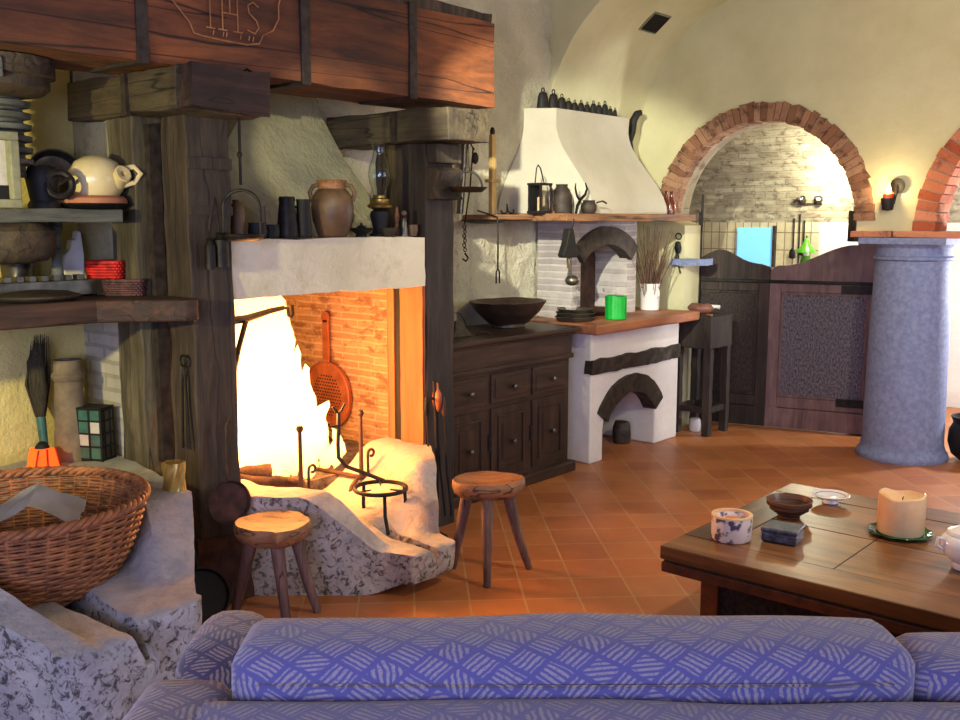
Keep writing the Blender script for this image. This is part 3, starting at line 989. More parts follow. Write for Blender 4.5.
fire = empty('fire', (-3.95, 2.78, 0.34), 'tall white-hot fire blazing on the hearth floor', 'fire')
b = MB()
rf = random.Random(11)
spots = [(-0.04, 0.04, 0.22, 1.00), (-0.16, -0.14, 0.18, 1.05), (0.04, -0.20, 0.14, 0.88), (-0.06, 0.26, 0.15, 0.80), (0.10, 0.12, 0.12, 0.52), (-0.02, 0.40, 0.09, 0.40), (0.02, -0.36, 0.12, 0.80), (-0.2, 0.12, 0.18, 1.04), (0.14, -0.10, 0.09, 0.40), (0.08, 0.34, 0.07, 0.24), (0.16, 0.26, 0.06, 0.20), (0.0, 0.14, 0.10, 0.98), (0.05, 0.30, 0.045, 0.62), (0.0, 0.36, 0.05, 0.52), (0.10, 0.42, 0.04, 0.34), (0.12, 0.20, 0.05, 0.70), (0.02, 0.22, 0.05, 0.92), (0.14, 0.46, 0.035, 0.20), (0.15, 0.0, 0.05, 0.58), (0.1, -0.3, 0.05, 0.6)]
for (dx, dy, r, h) in spots:
    rings = []
    ph = rf.uniform(0, 6)
    nn_ = 16
    for i in range(nn_ + 1):
        f = i / nn_
        rad = r * (0.30 + 0.95 * math.sin(min(1, f * 1.7) * PI / 2 + 0.1)) * (1 - f) ** 0.42 + 0.002
        ox = dx + 0.05 * f * math.sin(ph + 5 * f); oy = dy + 0.06 * f * math.cos(ph * 1.3 + 6 * f)
        rings.append([(-3.95 + ox + rad * math.cos(a) * (1 + 0.18 * math.sin(3 * a + ph + 9 * f)), 2.78 + oy + rad * math.sin(a) * (1 + 0.18 * math.cos(2 * a + ph + 8 * f)), 0.34 + h * f) for a in [2 * PI * q / 18 for q in range(18)]])
    b.loft(rings)
b.rough(0.03, 10, 3)
o = b.build('flames', M_flame, fire, True, auto=False)
o['kind'] = 'stuff'


def log(a, c, r, label, mat=None):
    a, c = Vector(a), Vector(c)
    lo = empty('firewood_log', a, label, 'log', 'logs burning in the fire')
    d = c - a
    pts = [a + d * (i / 10) + Vector((0, 0, 0.006 * math.sin(i))) for i in range(11)]
    MB().tube(pts, [r * (1 + 0.06 * math.sin(i * 2.1)) for i in range(11)], 14).rough(0.008, 14, r * 40).build('bark', mat or M_log, lo, True)
    n_ = d.normalized()
    MB().cyl(c - n_ * 0.004, c + n_ * 0.003, r * 0.86, None, 14).build('cut_end', M_stool, lo)


log((-3.86, 2.46, 0.40), (-3.68, 2.74, 0.42), 0.055, 'thick charred log at the left front of the fire')
log((-3.72, 2.45, 0.455), (-3.60, 2.86, 0.372), 0.026, 'thin charred stick slanting in front of the flames')
log((-4.20, 3.02, 0.385), (-3.86, 3.08, 0.385), 0.042, 'short log at the right-hand edge of the fire')

# wrought-iron andirons
def andiron(x, y, label, h=0.40, z0=0.33):
    a = empty('andiron', (x, y, z0), label, 'andiron', 'pair of andirons in the hearth')
    b = MB().tube([(x, y, z0 + 0.06), (x, y, z0 + 0.2), (x, y, z0 + h - 0.03)], [0.012, 0.010, 0.009], 8)
    b.build('shaft', M_rust, a, True)
    MB().lathe([(0, 0), (0.012, 0.004), (0.018, 0.018), (0.012, 0.032), (0, 0.036)], (x, y, z0 + h - 0.035), 14).build('finial', M_rust, a, True)
    pts = [(x, y - 0.075, z0 + 0.004), (x, y - 0.065, z0 + 0.035), (x, y - 0.03, z0 + 0.065), (x, y, z0 + 0.072), (x, y + 0.03, z0 + 0.065), (x, y + 0.065, z0 + 0.035), (x, y + 0.075, z0 + 0.004)]
    MB().tube(pts, 0.011, 8).build('foot', M_rust, a, True)
    sc = [(x, y + 0.035, z0 + 0.05)] + [(x, y + 0.045, z0 + 0.05 + 0.03 * i) for i in range(1, 5)]
    cx_, cz_ = y + 0.068, z0 + 0.18
    sc += [(x, cx_ - 0.023 * math.cos(q) * (1 - 0.08 * q), cz_ + 0.023 * math.sin(q) * (1 - 0.08 * q)) for q in [0.4 * k for k in range(1, 14)]]
    MB().tube(sc, 0.007, 8).build('scroll', M_rust, a, True)
    MB().tube([(x, y, z0 + 0.07), (x - 0.15, y - 0.02, z0 + 0.07), (x - 0.33, y - 0.04, z0 + 0.068), (x - 0.34, y - 0.04, z0 + 0.004)], 0.011, 8).build('log_bar', M_rust, a, True)


andiron(-3.53, 2.80, 'rusty andiron with ball finial standing before the flames', 0.40, 0.27)
andiron(-3.56, 3.20, 'dark andiron standing right of the forked iron', 0.41, 0.27)

# forked iron stand leaning over the trivet
fk = empty('roasting_fork', (-3.22, 3.02, 0.38), 'black forked iron bar resting on the round trivet', 'fork')
pts = [(-3.25, 3.06, 0.405), (-3.34, 3.03, 0.43), (-3.42, 2.98, 0.46), (-3.455, 2.965, 0.50), (-3.46, 2.967, 0.56), (-3.47, 2.98, 0.64), (-3.49, 3.0, 0.70)]
MB().tube(pts, 0.010, 8).build('bar', M_iron, fk, True)
b = MB().tube([(-3.49, 3.0, 0.70), (-3.495, 2.985, 0.715), (-3.50, 2.975, 0.735)], 0.006, 6).tube([(-3.49, 3.0, 0.70), (-3.49, 3.02, 0.715), (-3.49, 3.04, 0.742)], 0.006, 6)
b.build('prong', M_iron, fk, True)
MB().tube([(-3.475, 2.985, 0.65), (-3.48, 2.95, 0.645), (-3.485, 2.935, 0.648), (-3.485, 2.933, 0.665)], 0.005, 6).build('hook', M_iron, fk, True)

tv = empty('trivet', (-3.22, 3.01, 0.2), 'round iron trivet standing on the basin spout', 'trivet')
MB().ring((-3.22, 3.01, 0.385), 0.118, 0.010, 40, 8).build('ring', M_iron, tv, True)
for ang, foot in ((-0.6, 0.02), (1.2, 0.01), (3.1, 0.0)):
    px, py = -3.22 + 0.118 * math.cos(ang), 3.01 + 0.118 * math.sin(ang)
    MB().tube([(px, py, 0.383), (px + 0.006 * math.cos(ang), py + 0.006 * math.sin(ang), 0.29), (px + foot, py, 0.235 if ang > 3 else 0.205)], 0.011, 6, flat=(1, 0.5)).build('leg', M_iron, tv, True)
for ang in (0.3, 2.4, 4.5):
    MB().tube([(-3.22 + 0.118 * math.cos(ang), 3.01 + 0.118 * math.sin(ang), 0.385), (-3.22 + 0.05 * math.cos(ang), 3.01 + 0.05 * math.sin(ang), 0.385)], [0.007, 0.003], 6).build('spur', M_iron, tv, True)

# perforated skimmer hanging on the hearth's brick side
sk = empty('skimmer', (-4.40, 3.70, 0.80), 'long-handled round perforated copper skimmer leaning on the brick', 'skimmer')
b = MB()
cx_, cz_, R_ = -4.41, 0.585, 0.20
n1 = 40
bm = b.bm
top = [bm.verts.new((cx_ + R_ * math.cos(2 * PI * i / n1), 3.705, cz_ + R_ * math.sin(2 * PI * i / n1))) for i in range(n1)]
bot = [bm.verts.new((v.co.x, 3.722, v.co.z)) for v in top]
bm.faces.new(top); bm.faces.new(bot[::-1])
for i in range(n1):
    j = (i + 1) % n1
    bm.faces.new((top[i], bot[i], bot[j], top[j]))
bmesh.ops.recalc_face_normals(bm, faces=bm.faces[:])
b.ring((cx_, 3.703, cz_), R_ - 0.004, 0.006, 40, 6, (0, 1, 0))
b.build('disc', M_copper, sk, True)
b = MB()
for i in range(-6, 7):
    for j in range(-6, 7):
        x, z = i * 0.022 + (j % 2) * 0.011, j * 0.019
        if x * x + z * z < 0.128 ** 2:
            b.cyl((cx_ + x, 3.7015, cz_ + z), (cx_ + x, 3.7052, cz_ + z), 0.0048, None, 8)
o = b.build('holes', M_black, sk)
MB().box((cx_ - 0.027, 3.700, cz_ + 0.17), (cx_ + 0.027, 3.715, 1.03)).lathe([(0.034, 0.0), (0.034, 0.012)], (cx_, 3.70, 1.045), 16, (0, 1, 0)).build('handle', M_copper, sk, bevel=0.003)

# swinging pot crane
cr = empty('pot_crane', (-3.62, 2.44, 1.0), 'black iron pot crane arm reaching over the flames', 'crane')
MB().tube([(-3.61, 2.42, 1.165), (-3.66, 2.62, 1.165), (-3.72, 2.80, 1.185), (-3.752, 2.90, 1.19)], [0.016, 0.015, 0.011, 0.009], 8, flat=(0.7, 1.2)).build('arm', M_iron, cr, True)
MB().tube([(-3.605, 2.495, 0.90), (-3.62, 2.545, 1.04), (-3.65, 2.61, 1.155)], 0.012, 8).build('brace', M_iron, cr, True)
MB().tube([(-3.752, 2.90, 1.19), (-3.755, 2.925, 1.185), (-3.755, 2.93, 1.15), (-3.755, 2.945, 1.14), (-3.757, 2.958, 1.155), (-3.76, 2.957, 1.20)], 0.008, 8).build('hook', M_iron, cr, True)

# ================================================================== ROUND THE POST
tg = empty('fire_tongs', (-3.47, 2.185, 0.66), 'thin iron tongs hanging on the side of the left post', 'tongs')
for dx in (-0.018, 0.018):
    MB().tube([(-3.475, 2.180, 1.02), (-3.475 + dx * 0.6, 2.176, 0.96), (-3.475 + dx, 2.176, 0.82), (-3.475 + dx * 1.4, 2.176, 0.68)], 0.006, 6).build('arm', M_iron, tg, True)
MB().ring((-3.475, 2.178, 1.04), 0.022, 0.005, 18, 6, (0, 1, 0)).build('ring', M_iron, tg, True)

hp = empty('hanging_pan', (-3.36, 2.305, 0.44), 'round rusty iron pan hanging on the front post by the fire', 'pan')
MB().lathe([(0, 0), (0.07, 0.003), (0.085, 0.012), (0.092, 0.03), (0.088, 0.03), (0.08, 0.016), (0, 0.010)], (-3.395, 2.305, 0.445), 32, (1, -0.25, 0.1)).build('bowl', M_rust, hp, True)
MB().tube([(-3.392, 2.31, 0.53), (-3.40, 2.315, 0.64), (-3.405, 2.32, 0.76), (-3.405, 2.335, 0.785), (-3.41, 2.345, 0.77)], 0.006, 6).build('handle', M_rust, hp, True)

fp2 = empty('frying_pan', (-3.34, 2.14, 0.0), 'black round pan leaning against the foot of the post', 'pan')
b = MB().lathe([(0, 0), (0.085, 0.004), (0.105, 0.02), (0.112, 0.04), (0.107, 0.04), (0.098, 0.022), (0, 0.012)], (0, 0, 0), 32, (0.86, -0.35, 0.36))
b.xform(Matrix.Translation((-3.30, 2.10, 0.118))).build('bowl', M_black, fp2, True)
MB().tube([(-3.335, 2.115, 0.22), (-3.365, 2.12, 0.30), (-3.375, 2.12, 0.36)], 0.008, 6).build('handle', M_black, fp2, True)

# fire irons right of the hearth
stn = empty('fire_tool_stand', (-3.360, 3.555, 0.0), 'black fire-tool stand with a hooked foot behind the right stool', 'stand')
MB().tube([(-3.370, 3.545, 0.0), (-3.370, 3.545, 0.4), (-3.380, 3.535, 0.80)], 0.008, 8).build('pole', M_iron, stn, True)
MB().tube([(-3.290, 3.495, 0.01), (-3.280, 3.515, 0.008), (-3.300, 3.535, 0.008), (-3.370, 3.545, 0.015), (-3.430, 3.575, 0.008)], 0.009, 8).build('foot', M_iron, stn, True)
MB().tube([(-3.380, 3.475, 0.70), (-3.380, 3.535, 0.715), (-3.380, 3.605, 0.70)], 0.007, 6).build('cross_hook', M_iron, stn, True)
for nm, lab, px_, part, pm in (('poker', 'slim iron poker hanging leftmost on the fire-tool stand', -3.415, 'grip', M_iron), ('fire_shovel', 'fire shovel with a copper-lit handle on the tool stand', -3.375, 'grip', M_copper), ('hearth_brush', 'thin fire iron hanging rightmost on the tool stand', -3.35, 'grip', M_rust)):
    yy = 3.515 + (px_ + 3.415) * 0.9
    e = empty(nm, (px_, yy, 0.1), lab, nm.replace('_', ' '), 'fire irons on the stand')
    MB().tube([(px_, yy, 0.66), (px_ + 0.01, yy + 0.01, 0.35), (px_ + 0.03, yy + 0.025, 0.10)], 0.006, 6).build('rod', M_iron, e, True)
    if nm == 'fire_shovel':
        MB().lathe([(0.006, 0.0), (0.022, 0.02), (0.03, 0.06), (0.026, 0.10), (0.012, 0.12), (0.008, 0.15)], (px_, yy, 0.64), 14, None, 1.0, 0.6).build('grip', pm, e, True)
    else:
        MB().lathe([(0.006, 0.0), (0.013, 0.02), (0.010, 0.08), (0.004, 0.10)], (px_, yy, 0.62), 10).build('grip', pm, e, True)

# ================================================================== STOOLS
def stool(loc, rz, h, label, seat_prof, legs, sw=0.175, sd=0.15):
    s_ = empty('milking_stool', loc, label, 'stool', None, rz, True)
    b = MB()
    n = 40
    outs = []
    for i in range(n):
        a = 2 * PI * i / n
        outs.append(seat_prof(a))
    levels = [(0.80, h - 0.075), (0.95, h - 0.055), (1.0, h - 0.03), (0.99, h - 0.008), (0.95, h), (0.85, h - 0.006), (0.6, h - 0.016), (0.3, h - 0.022), (0.05, h - 0.024)]
    rings = [[(x * k, y * k, z) for x, y in outs] for k, z in levels]
    b.loft(rings).rough(0.004, 14, h * 10).build('seat', M_stool, s_, True)
    for (x0, y0, x1, y1, bend) in legs:
        pts = []
        for i in range(9):
            f = i / 8
            q = f + bend * math.sin(f * PI)
            pts.append((x0 + (x1 - x0) * q, y0 + (y1 - y0) * q, (h - 0.03) * (1 - f) + 0.003))
        MB().tube(pts, [0.030 - 0.013 * (i / 8) for i in range(9)], 10).rough(0.002, 20, x0 * 9).build('leg', M_stleg, s_, True)
    return s_


def half_moon(a):
    x, y = 0.175 * math.cos(a), 0.15 * math.sin(a)
    if y > 0.09: y = 0.09 + (y - 0.09) * 0.25
    return x, y


R41 = math.radians(41)
# local x is to the viewer's right, local y away from the viewer
stool((-3.14, 2.34, 0), R41, 0.405, 'three-legged wooden stool before the stone basin, lit seat', lambda a: (0.155 * math.cos(a) * (1.0 if math.sin(a) < 0.4 else 0.93), 0.15 * math.sin(a) * (1.12 if math.cos(a) > 0.3 else 0.95)),
      [(-0.07, -0.03, -0.165, -0.01, -0.02), (0.03, -0.08, 0.07, -0.11, 0.0), (0.08, 0.04, 0.165, 0.05, -0.08)])
stool((-2.79, 3.27, 0), R41 + 0.15, 0.455, 'three-legged wooden stool right of the basin spout, dished seat', lambda a: (0.168 * math.cos(a), 0.135 * math.sin(a) * (1 - 0.25 * max(0, math.cos(a)))),
      [(-0.08, 0.05, -0.15, 0.12, 0.0), (-0.02, -0.08, -0.03, -0.14, 0.0), (0.08, 0.0, 0.20, 0.06, -0.10)])

# ================================================================== LOG BASKET
BX, BY = -3.27, 1.40
wb = empty('log_basket', (BX, BY, 0.37), 'large round woven wicker basket resting in the stone basin', 'basket')
zb, zt, rb, rt = 0.375, 0.665, 0.275, 0.405
NS = 44


def rad(z):
    f = (z - zb) / (zt - zb)
    return rb + (rt - rb) * (f ** 0.8) + 0.012 * math.sin(f * PI)


b = MB()
rows = 24
for k in range(rows):
    z = zb + 0.008 + (zt - zb - 0.02) * k / (rows - 1)
    pts = []
    for i in range(NS * 3):
        a = 2 * PI * i / (NS * 3)
        r = rad(z) + 0.0065 * math.cos(a * NS / 2 + (k % 2) * PI)
        pts.append((BX + r * math.cos(a), BY + r * math.sin(a), z))
    b.tube(pts, 0.0062, 5, True)
b.build('weave', M_wicker, wb, True, auto=False)
b = MB()
for i in range(NS):
    a = 2 * PI * (i + 0.5) / NS
    b.tube([(BX + rad(z) * math.cos(a), BY + rad(z) * math.sin(a), z) for z in [zb + (zt - zb) * q / 5 for q in range(6)]], 0.006, 5)
b.build('stakes', M_wicker, wb, True, auto=False)
b = MB()
for s_ in range(3):
    pts = []
    for i in range(180):
        a = 2 * PI * i / 180
        ph = a * 26 + s_ * 2 * PI / 3
        r = rt + 0.010 * math.cos(ph)
        pts.append((BX + r * math.cos(a), BY + r * math.sin(a), zt + 0.004 + 0.010 * math.sin(ph)))
    b.tube(pts, 0.010, 6, True)
b.build('rim', M_wicker, wb, True, auto=False)
MB().lathe([(0, zb - 0.002), (rb, zb), (rb, zb + 0.012), (0, zb + 0.012)], (BX, BY, 0), 40).build('bottom', M_wicker, wb, True)


def sheet(cx_, cy_, z, w, d, rz, fold, seed):
    b = MB()
    n = 8
    vs = [[b.bm.verts.new((w * (i / n - .5), d * (j / n - .5), fold * abs(i / n - .5) * -1.2 + 0.012 * math.sin(i * 1.3 + seed) * math.cos(j * 0.9 + seed))) for j in range(n + 1)] for i in range(n + 1)]
    for i in range(n):
        for j in range(n):
            b.bm.faces.new((vs[i][j], vs[i + 1][j], vs[i + 1][j + 1], vs[i][j + 1]))
    g = bmesh.ops.solidify(b.bm, geom=b.bm.faces[:], thickness=0.004)
    b.xform(Matrix.Translation((cx_, cy_, z)) @ Matrix.Rotation(rz, 4, 'Z'))
    return b


# firewood and papers in it
for i, (dx, dy, a, z, lab) in enumerate(((-0.05, -0.10, 0.3, 0.43, 'split log lying at the bottom of the wicker basket, left side'), (0.02, 0.10, 0.9, 0.43, 'split log lying at the bottom of the wicker basket, right side'), (-0.02, 0.0, 0.6, 0.51, 'split log lying on two others under the newspaper'))):
    L_ = 0.17
    e = empty('firewood_log', (BX + dx, BY + dy, z), lab, 'log', 'logs in the wicker basket')
    MB().tube([(BX + dx + L_ * q * math.cos(a), BY + dy + L_ * q * math.sin(a), z) for q in (-1, -.5, 0, .5, 1)], 0.043, 12).rough(0.006, 12, i).build('bark', M_log, e, True)
o = sheet(BX + 0.03, BY + 0.04, 0.690, 0.30, 0.30, R41 + 0.3, 0.13, 1).build('newspaper', M_paper, None, True)
tag(o, 'folded white newspaper lying on top in the wicker basket', 'paper')

# ================================================================== PRESS AND SHELVES AT LEFT
sw_ = empty('press_screw', (-3.80, 1.62, 1.66), 'big threaded wooden press screw under the beam at far left', 'press screw')
prof = []
z = 1.80
while z < 2.06:
    prof += [(0.098, z), (0.125, z + 0.006), (0.128, z + 0.024), (0.100, z + 0.030)]
    z += 0.042
MB().lathe([(0.098, 1.76)] + prof + [(0.098, 2.08)], (-3.80, 1.635, 0), 36).build('screw', M_grey, sw_, True)
b = MB().lathe([(0.13, 2.045), (0.17, 2.05), (0.195, 2.07), (0.195, 2.105), (0.215, 2.11), (0.215, 2.172), (0.13, 2.172)], (-3.72, 1.60, 0), 40)
b.build('nut', M_darkx, sw_, True)
MB().box((-3.60, 1.38, 2.085), (-3.50, 1.55, 2.155)).build('nut_block', M_grey, sw_, bevel=0.006)
MB().lathe([(0.10, 1.44), (0.16, 1.45), (0.19, 1.48), (0.195, 1.56), (0.16, 1.59), (0.10, 1.592)], (-3.78, 1.62, 0), 32).build('screw_head', M_darkx, sw_, True)

# upper grey plank and its turned support
s1 = empty('grey_shelf', (-3.95, 1.6, 1.57), 'grey plank shelf holding the cream jug and square frame', 'shelf')
MB().gbox((-4.19, 0.9, 1.592), (-3.62, 2.03, 1.642), 0.08).rough(0.004, 7).build('plank', M_grey, s1, bevel=0.004)
MB().lathe([(0.026, 1.31), (0.030, 1.318), (0.026, 1.33), (0.021, 1.42), (0.018, 1.54), (0.028, 1.576), (0.028, 1.592)], (-3.85, 1.865, 0), 16).build('turned_leg', M_grey, s1, True)

fr = empty('square_lantern', (-3.67, 1.50, 1.642), 'square pale-painted framed lantern box on the upper shelf', 'lantern')
b = MB()
for lo, hi in (((-3.72, 1.33, 1.644), (-3.63, 1.645, 1.675)), ((-3.72, 1.33, 1.885), (-3.63, 1.645, 1.915)), ((-3.72, 1.612, 1.675), (-3.63, 1.645, 1.885)), ((-3.72, 1.33, 1.675), (-3.63, 1.365, 1.885))):
    b.box(lo, hi)
b.build('frame', M_frame, fr, bevel=0.004)
MB().box((-3.68, 1.365, 1.725), (-3.67, 1.612, 1.885)).build('pane', M_pale_gl, fr)
MB().box((-3.69, 1.365, 1.675), (-3.66, 1.612, 1.725)).build('dark_base', M_black, fr)

gr = empty('coffee_grinder', (-3.76, 1.80, 1.642), 'black iron hand mill on the upper shelf beside the jug', 'grinder')
MB().lathe([(0.06, 1.644), (0.06, 1.66), (0.05, 1.675), (0.057, 1.72), (0.066, 1.77), (0.05, 1.80), (0.02, 1.81), (0, 1.81)], (-3.77, 1.79, 0), 20).build('body', M_black, gr, True)
MB().ring((-3.70, 1.82, 1.735), 0.045, 0.014, 24, 8, (1, -0.5, 0.1)).build('wheel', M_iron, gr, True)
MB().tube([(-3.705, 1.82, 1.735), (-3.68, 1.84, 1.755), (-3.665, 1.85, 1.76)], 0.008, 6).build('crank', M_iron, gr, True)

JX, JY = -3.775, 1.99
pt = empty('black_tray', (JX, JY, 1.642), 'shallow black tray under the terracotta dish on the shelf', 'tray')
MB().lathe([(0, 0), (0.10, 0), (0.142, 0.018), (0.139, 0.022), (0.10, 0.006), (0, 0.006)], (JX, JY, 1.643), 32).build('dish', M_black, pt, True)
MB().ring((JX, JY, 1.663), 0.141, 0.004, 36, 6).build('rim', M_iron, pt, True)
o = MB().lathe([(0, 0.006), (0.12, 0.008), (0.133, 0.014), (0.128, 0.034), (0.112, 0.044), (0.05, 0.040), (0, 0.040)], (JX, JY, 1.652), 36).build('terracotta_dish', M_terra, None, True)
tag(o, 'upturned terracotta dish under the cream and yellow jug', 'dish')

jg = empty('spouted_jug', (JX, JY + 0.02, 1.696), 'cream and yellow glazed round jug with stubby spout', 'jug')
JY += 0.02
MB().lathe([(0, 0.0), (0.083, 0.002), (0.098, 0.02), (0.108, 0.06), (0.104, 0.10), (0.082, 0.135), (0.045, 0.155), (0, 0.162)], (JX, JY, 1.695), 36).build('body', M_cream_c, jg, True)
ax = Vector((0.80, 0.05, 0.30)).normalized()
MB().lathe([(0.046, 0.0), (0.034, 0.022), (0.030, 0.042), (0.035, 0.050), (0.029, 0.054), (0.011, 0.050), (0.009, 0.03), (0, 0.03)], Vector((JX + 0.075, JY + 0.045, 1.765)), 20, ax).build('spout', M_cream_c, jg, True)
MB().tube([(JX + 0.075, JY + 0.065, 1.80), (JX + 0.105, JY + 0.105, 1.812), (JX + 0.12, JY + 0.125, 1.785), (JX + 0.105, JY + 0.105, 1.75), (JX + 0.075, JY + 0.06, 1.735)], 0.012, 8).build('handle', M_cream_c, jg, True)

gb = empty('grey_bowl', (-3.96, 1.93, 1.642), 'grey bowl standing on edge behind the cream jug', 'bowl')
MB().lathe([(0, 0), (0.06, 0.004), (0.10, 0.03), (0.112, 0.06), (0.106, 0.06), (0.09, 0.03), (0, 0.012)], Vector((-4.00, 1.94, 1.765)), 28, (1, -0.2, 0.25)).build('shell', M_pewter, gb, True)

# lower round-edged plank
s2 = empty('plank_shelf', (-3.8, 1.6, 1.21), 'thick dark plank shelf with rounded end against the post', 'shelf')
poly = [(-4.19, 0.8), (-3.575, 0.8), (-3.56, 1.5), (-3.545, 1.86), (-3.47, 1.98), (-3.37, 2.08), (-3.335, 2.12), (-3.335, 2.16), (-3.36, 2.185), (-3.60, 2.185), (-3.62, 2.145), (-3.88, 2.135), (-4.19, 2.13)]
b = MB().prism(poly, 2, 1.212, 1.298)
bmesh.ops.subdivide_edges(b.bm, edges=b.bm.edges[:], cuts=2)
b.build('plank', M_darky, s2, bevel=0.014, seg=3)

rk = empty('metal_rack', (-3.95, 1.72, 1.30), 'long grey metal rack with slotted top edge on the lower shelf', 'rack')
b = MB().box((-3.87, 1.25, 1.302), (-3.80, 2.03, 1.365))
b.build('bar', M_pewter, rk, bevel=0.004)
for i in range(11):
    y = 1.45 + i * 0.048
    MB().box((-3.86, y, 1.363), (-3.82, y + 0.026, 1.384)).build('tooth', M_pewter, rk)

pn = empty('iron_pan', (-3.66, 1.66, 1.298), 'round shallow dark iron pan lying upside down on the plank shelf', 'lid')
MB().lathe([(0, 0.0), (0.10, 0.0), (0.122, 0.012), (0.125, 0.022), (0.118, 0.024), (0.09, 0.034), (0.04, 0.040), (0, 0.042)], (-3.68, 1.70, 1.30), 36, None, 1, 1.25).build('disc', M_strap, pn, True)
MB().ring((-3.68, 1.70, 1.317), 0.122, 0.005, 40, 6).xform(Matrix.Translation((-3.68, 1.70, 0)) @ Matrix.Diagonal((1, 1.25, 1, 1)) @ Matrix.Translation((3.68, -1.70, 0))).build('rim', M_pewter, pn, True)


def woven_tray(name, label, c, lx, ly, h, mat, rz, flare=1.12, rows=7, cat='basket', open_top=True):
    e = empty(name, c, label, cat, None, rz, True)
    b = MB()
    n = 64

    def pt(a, f):
        k = 1 + (flare - 1) * f
        ca, sa = math.cos(a), math.sin(a)
        p_ = 0.42
        return (lx * k * math.copysign(abs(ca) ** p_, ca), ly * k * math.copysign(abs(sa) ** p_, sa))
    for r in range(rows):
        f = r / (rows - 1)
        pts = []
        for i in range(n):
            a = 2 * PI * i / n
            x, y = pt(a, f)
            w_ = 1 + 0.035 * math.cos(a * n / 4 + r * PI)
            pts.append((x * w_, y * w_, 0.004 + (h - 0.008) * f))
        b.tube(pts, h / rows * 0.62, 5, True)
    b.build('weave', mat, e, True, auto=False)
    MB().tube([(pt(2 * PI * i / n, 1.0)[0], pt(2 * PI * i / n, 1.0)[1], h) for i in range(n)], 0.0065, 6, True).build('rim', mat, e, True, auto=False)
    MB().prism([pt(2 * PI * i / 32, 0.0) for i in range(32)], 2, 0.001, 0.006).build('bottom', mat, e)
    return e


woven_tray('wicker_basket', 'low dark wicker basket with dark rim at the end of the plank shelf', (-3.72, 2.085, 1.299), 0.075, 0.055, 0.062, M_wickerd, R41, 1.08)
woven_tray('raffia_basket', 'bright red woven basket behind the dark wicker one', (-3.835, 2.07, 1.299 + 0.055), 0.066, 0.045, 0.078, M_red, R41 - 0.1, 1.15)
o = MB().box((-3.925, 2.0, 1.299), (-3.80, 2.10, 1.353)).build('wooden_box', M_darkx, None, bevel=0.003)
tag(o, 'flat wooden box under the red woven basket', 'box')
o = MB().prism([(1.955, 1.30), (2.045, 1.30), (2.05, 1.46), (2.04, 1.555), (2.025, 1.555), (2.018, 1.52), (2.0, 1.52), (1.99, 1.48), (1.965, 1.46)], 0, -4.03, -3.985).build('paper_bag', M_paper, None, bevel=0.006)
tag(o, 'crumpled white paper bag standing under the upper shelf', 'bag')
o = MB().lathe([(0.05, 0), (0.06, 0.01), (0.055, 0.09), (0.07, 0.17), (0.09, 0.20), (0.085, 0.21), (0.05, 0.18), (0.0, 0.02)], (-4.05, 1.80, 1.30), 16).rough(0.02, 14).build('metal_funnel', M_pewter, None, True)
tag(o, 'dented grey metal funnel behind the turned shelf leg', 'funnel')

# things on the back rim of the big basin
ZR = 0.588
br_ = empty('hearth_broom', (-4.08, 1.87, ZR), 'dark twig hand broom standing bristles up against ochre wall', 'broom')
b = MB()
rb_ = random.Random(3)
b.tube([(-4.09, 1.87, ZR + 0.19), (-4.095, 1.868, ZR + 0.30), (-4.10, 1.868, ZR + 0.42), (-4.10, 1.885, ZR + 0.50)], [0.022, 0.052, 0.046, 0.02], 12, flat=(0.7, 1))
for i in range(70):
    a, q = rb_.uniform(0, 2 * PI), rb_.uniform(0.3, 1)
    ex, ey = 0.026 * q * math.cos(a), 0.052 * q * math.sin(a)
    b.tube([(-4.09 + ex * 0.4, 1.87 + ey * 0.4, ZR + 0.19), (-4.095 + ex, 1.868 + ey, ZR + 0.33), (-4.10 + ex * 0.9, 1.882 + ey * 0.8 + 0.01, ZR + 0.45 + rb_.uniform(0, 0.09))], [0.003, 0.0035, 0.0012], 4)
b.build('bristles', M_broom, br_, True)
MB().cyl((-4.07, 1.872, ZR), (-4.09, 1.87, ZR + 0.19), 0.016, 0.02, 12).build('handle', M_greeni, br_, True)
vs = empty('clay_flue_pipe', (-4.02, 1.97, ZR), 'tall weathered clay pipe with collared top by the wall', 'pipe')
MB().lathe([(0.070, 0), (0.072, 0.02), (0.062, 0.20), (0.056, 0.34), (0.066, 0.35), (0.067, 0.37), (0.058, 0.38), (0.056, 0.43), (0.044, 0.43), (0.044, 0.38), (0, 0.38)], (-4.02, 1.965, ZR), 28).build('body', M_vase, vs, True)
MB().ring((-4.02, 1.965, ZR + 0.36), 0.063, 0.006, 32, 6).build('collar', M_vase, vs, True)

lt = empty('stained_glass_lantern', (-3.93, 2.03, ZR), 'green leaded-glass lantern on the basin rim', 'lantern', None, R41 - 0.25, True)
MB().box((-0.055, -0.045, 0.0), (0.055, 0.045, 0.012)).build('base', M_black, lt)
b = MB()
for x in (-0.055, 0.0, 0.055):
    b.box((x - 0.005, -0.048, 0.0), (x + 0.005, -0.040, 0.23))
for z in (0.01, 0.065, 0.12, 0.175, 0.225):
    b.box((-0.058, -0.048, z - 0.004), (0.058, -0.040, z + 0.004))
for y in (-0.02, 0.02, 0.044):
    b.box((0.05, y - 0.004, 0.0), (0.058, y + 0.004, 0.22))
for z in (0.01, 0.065, 0.12, 0.175, 0.22):
    b.box((0.05, -0.044, z - 0.004), (0.058, 0.048, z + 0.004))
b.build('leading', M_black, lt)
rg = random.Random(9)
for i, x in enumerate((-0.0275, 0.0275)):
    for j, z in enumerate((0.0375, 0.0925, 0.1475, 0.2)):
        MB().box((x - 0.0225, -0.046, z - 0.024), (x + 0.0225, -0.042, z + 0.024)).build('glass_pane', rg.choice([M_greeni, M_greeni, M_pale_gl]), lt)
